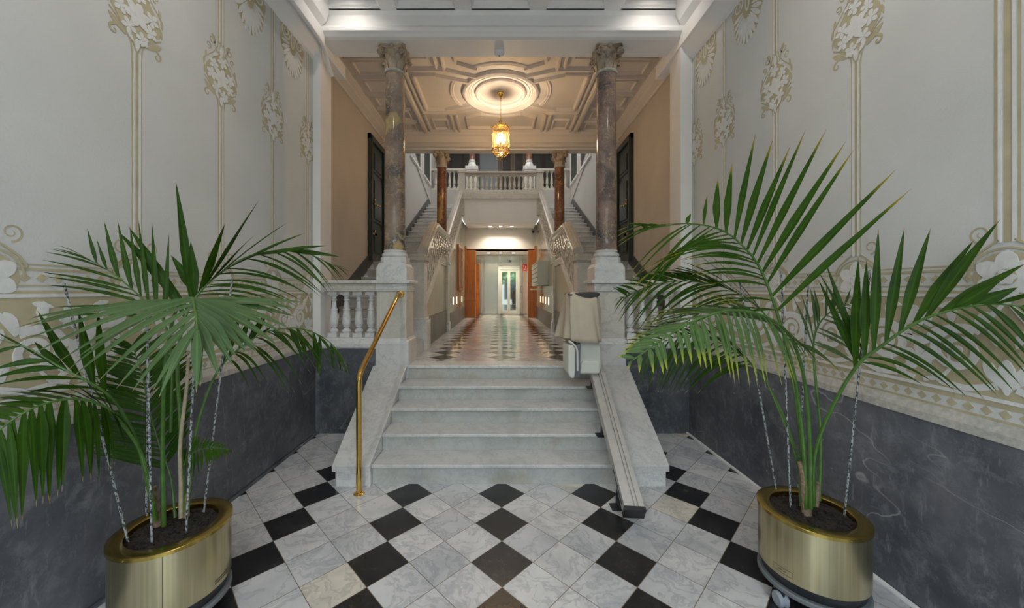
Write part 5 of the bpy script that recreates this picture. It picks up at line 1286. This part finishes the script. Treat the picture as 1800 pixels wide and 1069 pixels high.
frond(pr_, [(1430, 890, 1.93), (1432, 800, 1.92), (1460, 722, 1.88), (1505, 645, 1.8), (1550, 608, 1.74), (1605, 570, 1.67), (1665, 547, 1.59), (1735, 535, 1.51), (1800, 540, 1.45), (1860, 562, 1.40)],
      [(0.33, 1509, 452, 1.85), (0.37, 1523, 456, 1.82), (0.41, 1544, 402, 1.76), (0.46, 1590, 400, 1.71), (0.51, 1636, 401, 1.66), (0.56, 1713, 421, 1.58), (0.6, 1758, 386, 1.52), (0.645, 1803, 463, 1.47), (0.69, 1760, 492, 1.47), (0.74, 1790, 505, 1.45), (0.8, 1845, 508, 1.42), (0.88, 1860, 530, 1.40), (1, 1890, 550, 1.35)],
      [(0.33, 1614, 676, 1.72), (0.39, 1649, 674, 1.66), (0.45, 1696, 696, 1.6), (0.51, 1742, 706, 1.53), (0.58, 1778, 695, 1.48), (0.66, 1812, 670, 1.44), (0.8, 1845, 640, 1.4), (1, 1885, 600, 1.35)],
      14, 0.044, 'leaf', 24, exact=True, thin=0.42, nl=20, t0=0.34, bow=(0.03, 0.20), rad=0.010, jit=0.012)
frond(pr_, [(1432, 800, 1.93), (1460, 722, 1.9), (1500, 652, 1.84), (1513, 632, 1.83), (1520, 620, 1.83)],
      [(0.6, 1426, 492, 1.98), (0.75, 1440, 456, 1.95), (1, 1446, 470, 1.95)], [], 3, 0.032, 'leaf', 25, thin=1.0, t0=0.6, bow=(0.03, 0.03), rad=0.004)
frond(pr_, [(1440, 880, 1.98), (1442, 760, 2.02), (1432, 650, 2.06), (1432, 590, 2.08), (1455, 552, 2.08), (1505, 530, 2.05)],
      [(0.5, 1392, 520, 2.0), (0.75, 1440, 500, 2.0), (1, 1520, 512, 2.0)],
      [(0.5, 1500, 650, 1.98), (0.75, 1535, 610, 1.98), (1, 1545, 552, 1.98)], 10, 0.026, 'leaf_pale', 26, t0=0.5, bow=(0.06, 0.14), rad=0.009)
frond(pr_, [(1408, 890, 1.95), (1400, 800, 2.0), (1365, 705, 2.1), (1325, 645, 2.17), (1270, 605, 2.22), (1200, 590, 2.26), (1140, 615, 2.26)],
      [(0.45, 1260, 560, 2.2), (0.65, 1190, 562, 2.2), (0.85, 1120, 575, 2.2), (1, 1096, 605, 2.2)],
      [(0.45, 1240, 690, 2.1), (0.65, 1195, 688, 2.15), (0.85, 1150, 690, 2.2), (1, 1118, 672, 2.2)], 18, 0.024, 'leaf', 27, thin=0.8, nl=18, t0=0.5, bow=(0.10, 0.20), rad=0.008)
stem(pr_, [(1418, 905, 1.93), (1416, 880, 1.93), (1412, 835, 1.93), (1406, 812, 1.94)], 0.024, 'husk', 'husk')
stem(pr_, [(1434, 890, 1.95), (1437, 868, 1.95), (1438, 848, 1.95)], 0.013, 'husk', 'husk')
stem(pr_, [(1415, 885, 1.96), (1395, 790, 2.0), (1360, 700, 2.06), (1340, 655, 2.1)], 0.006)

# canes that steady the palms
def cane(px0, py0, Y0, px1, py1, Y1, label):
    a = P(px0, py0, Y0); c = Pc(px1, py1, Y1); base = Vector((a.x, a.y, min(a.z, 0.41)))
    t_ = MB().tube([base, a, a.lerp(c, 0.5), c], 0.0048, 8).build('support_cane', 'stake', loc=base, smooth=True)
    tag(t_, label, 'plant cane')
def soilY(px, py): return 1.18*F/(py-510)      # distance of a soil point at height 0.42
for a in ((226, 955, 112, 497, 1.74, 'speckled dark cane leaning far left out of the left planter'),
          (267, 955, 258, 560, 1.70, 'speckled cane standing nearly upright at the front of the left planter'),
          (327, 940, 345, 560, 1.74, 'speckled cane in the left planter just right of the pale dead stalk'),
          (358, 902, 408, 492, 1.98, 'speckled cane leaning right at the back right of the left planter'),
          (257, 917, 260, 640, 1.90, 'thin dark cane at the back left of the left planter')):
    cane(a[0], a[1], soilY(a[0], a[1]), a[2], a[3], a[4], a[5])
for a in ((1366, 868, 1300, 492, 2.05, 'speckled cane leaning left out of the right planter'),
          (1390, 895, 1373, 478, 1.96, 'speckled upright cane just left of the right palm stems'),
          (1484, 908, 1529, 474, 1.85, 'speckled cane leaning right at the right side of the right planter'),
          (1403, 862, 1421, 482, 2.05, 'speckled cane behind the stems of the right palm')):
    cane(a[0], a[1], soilY(a[0], a[1]), a[2], a[3], a[4], a[5])
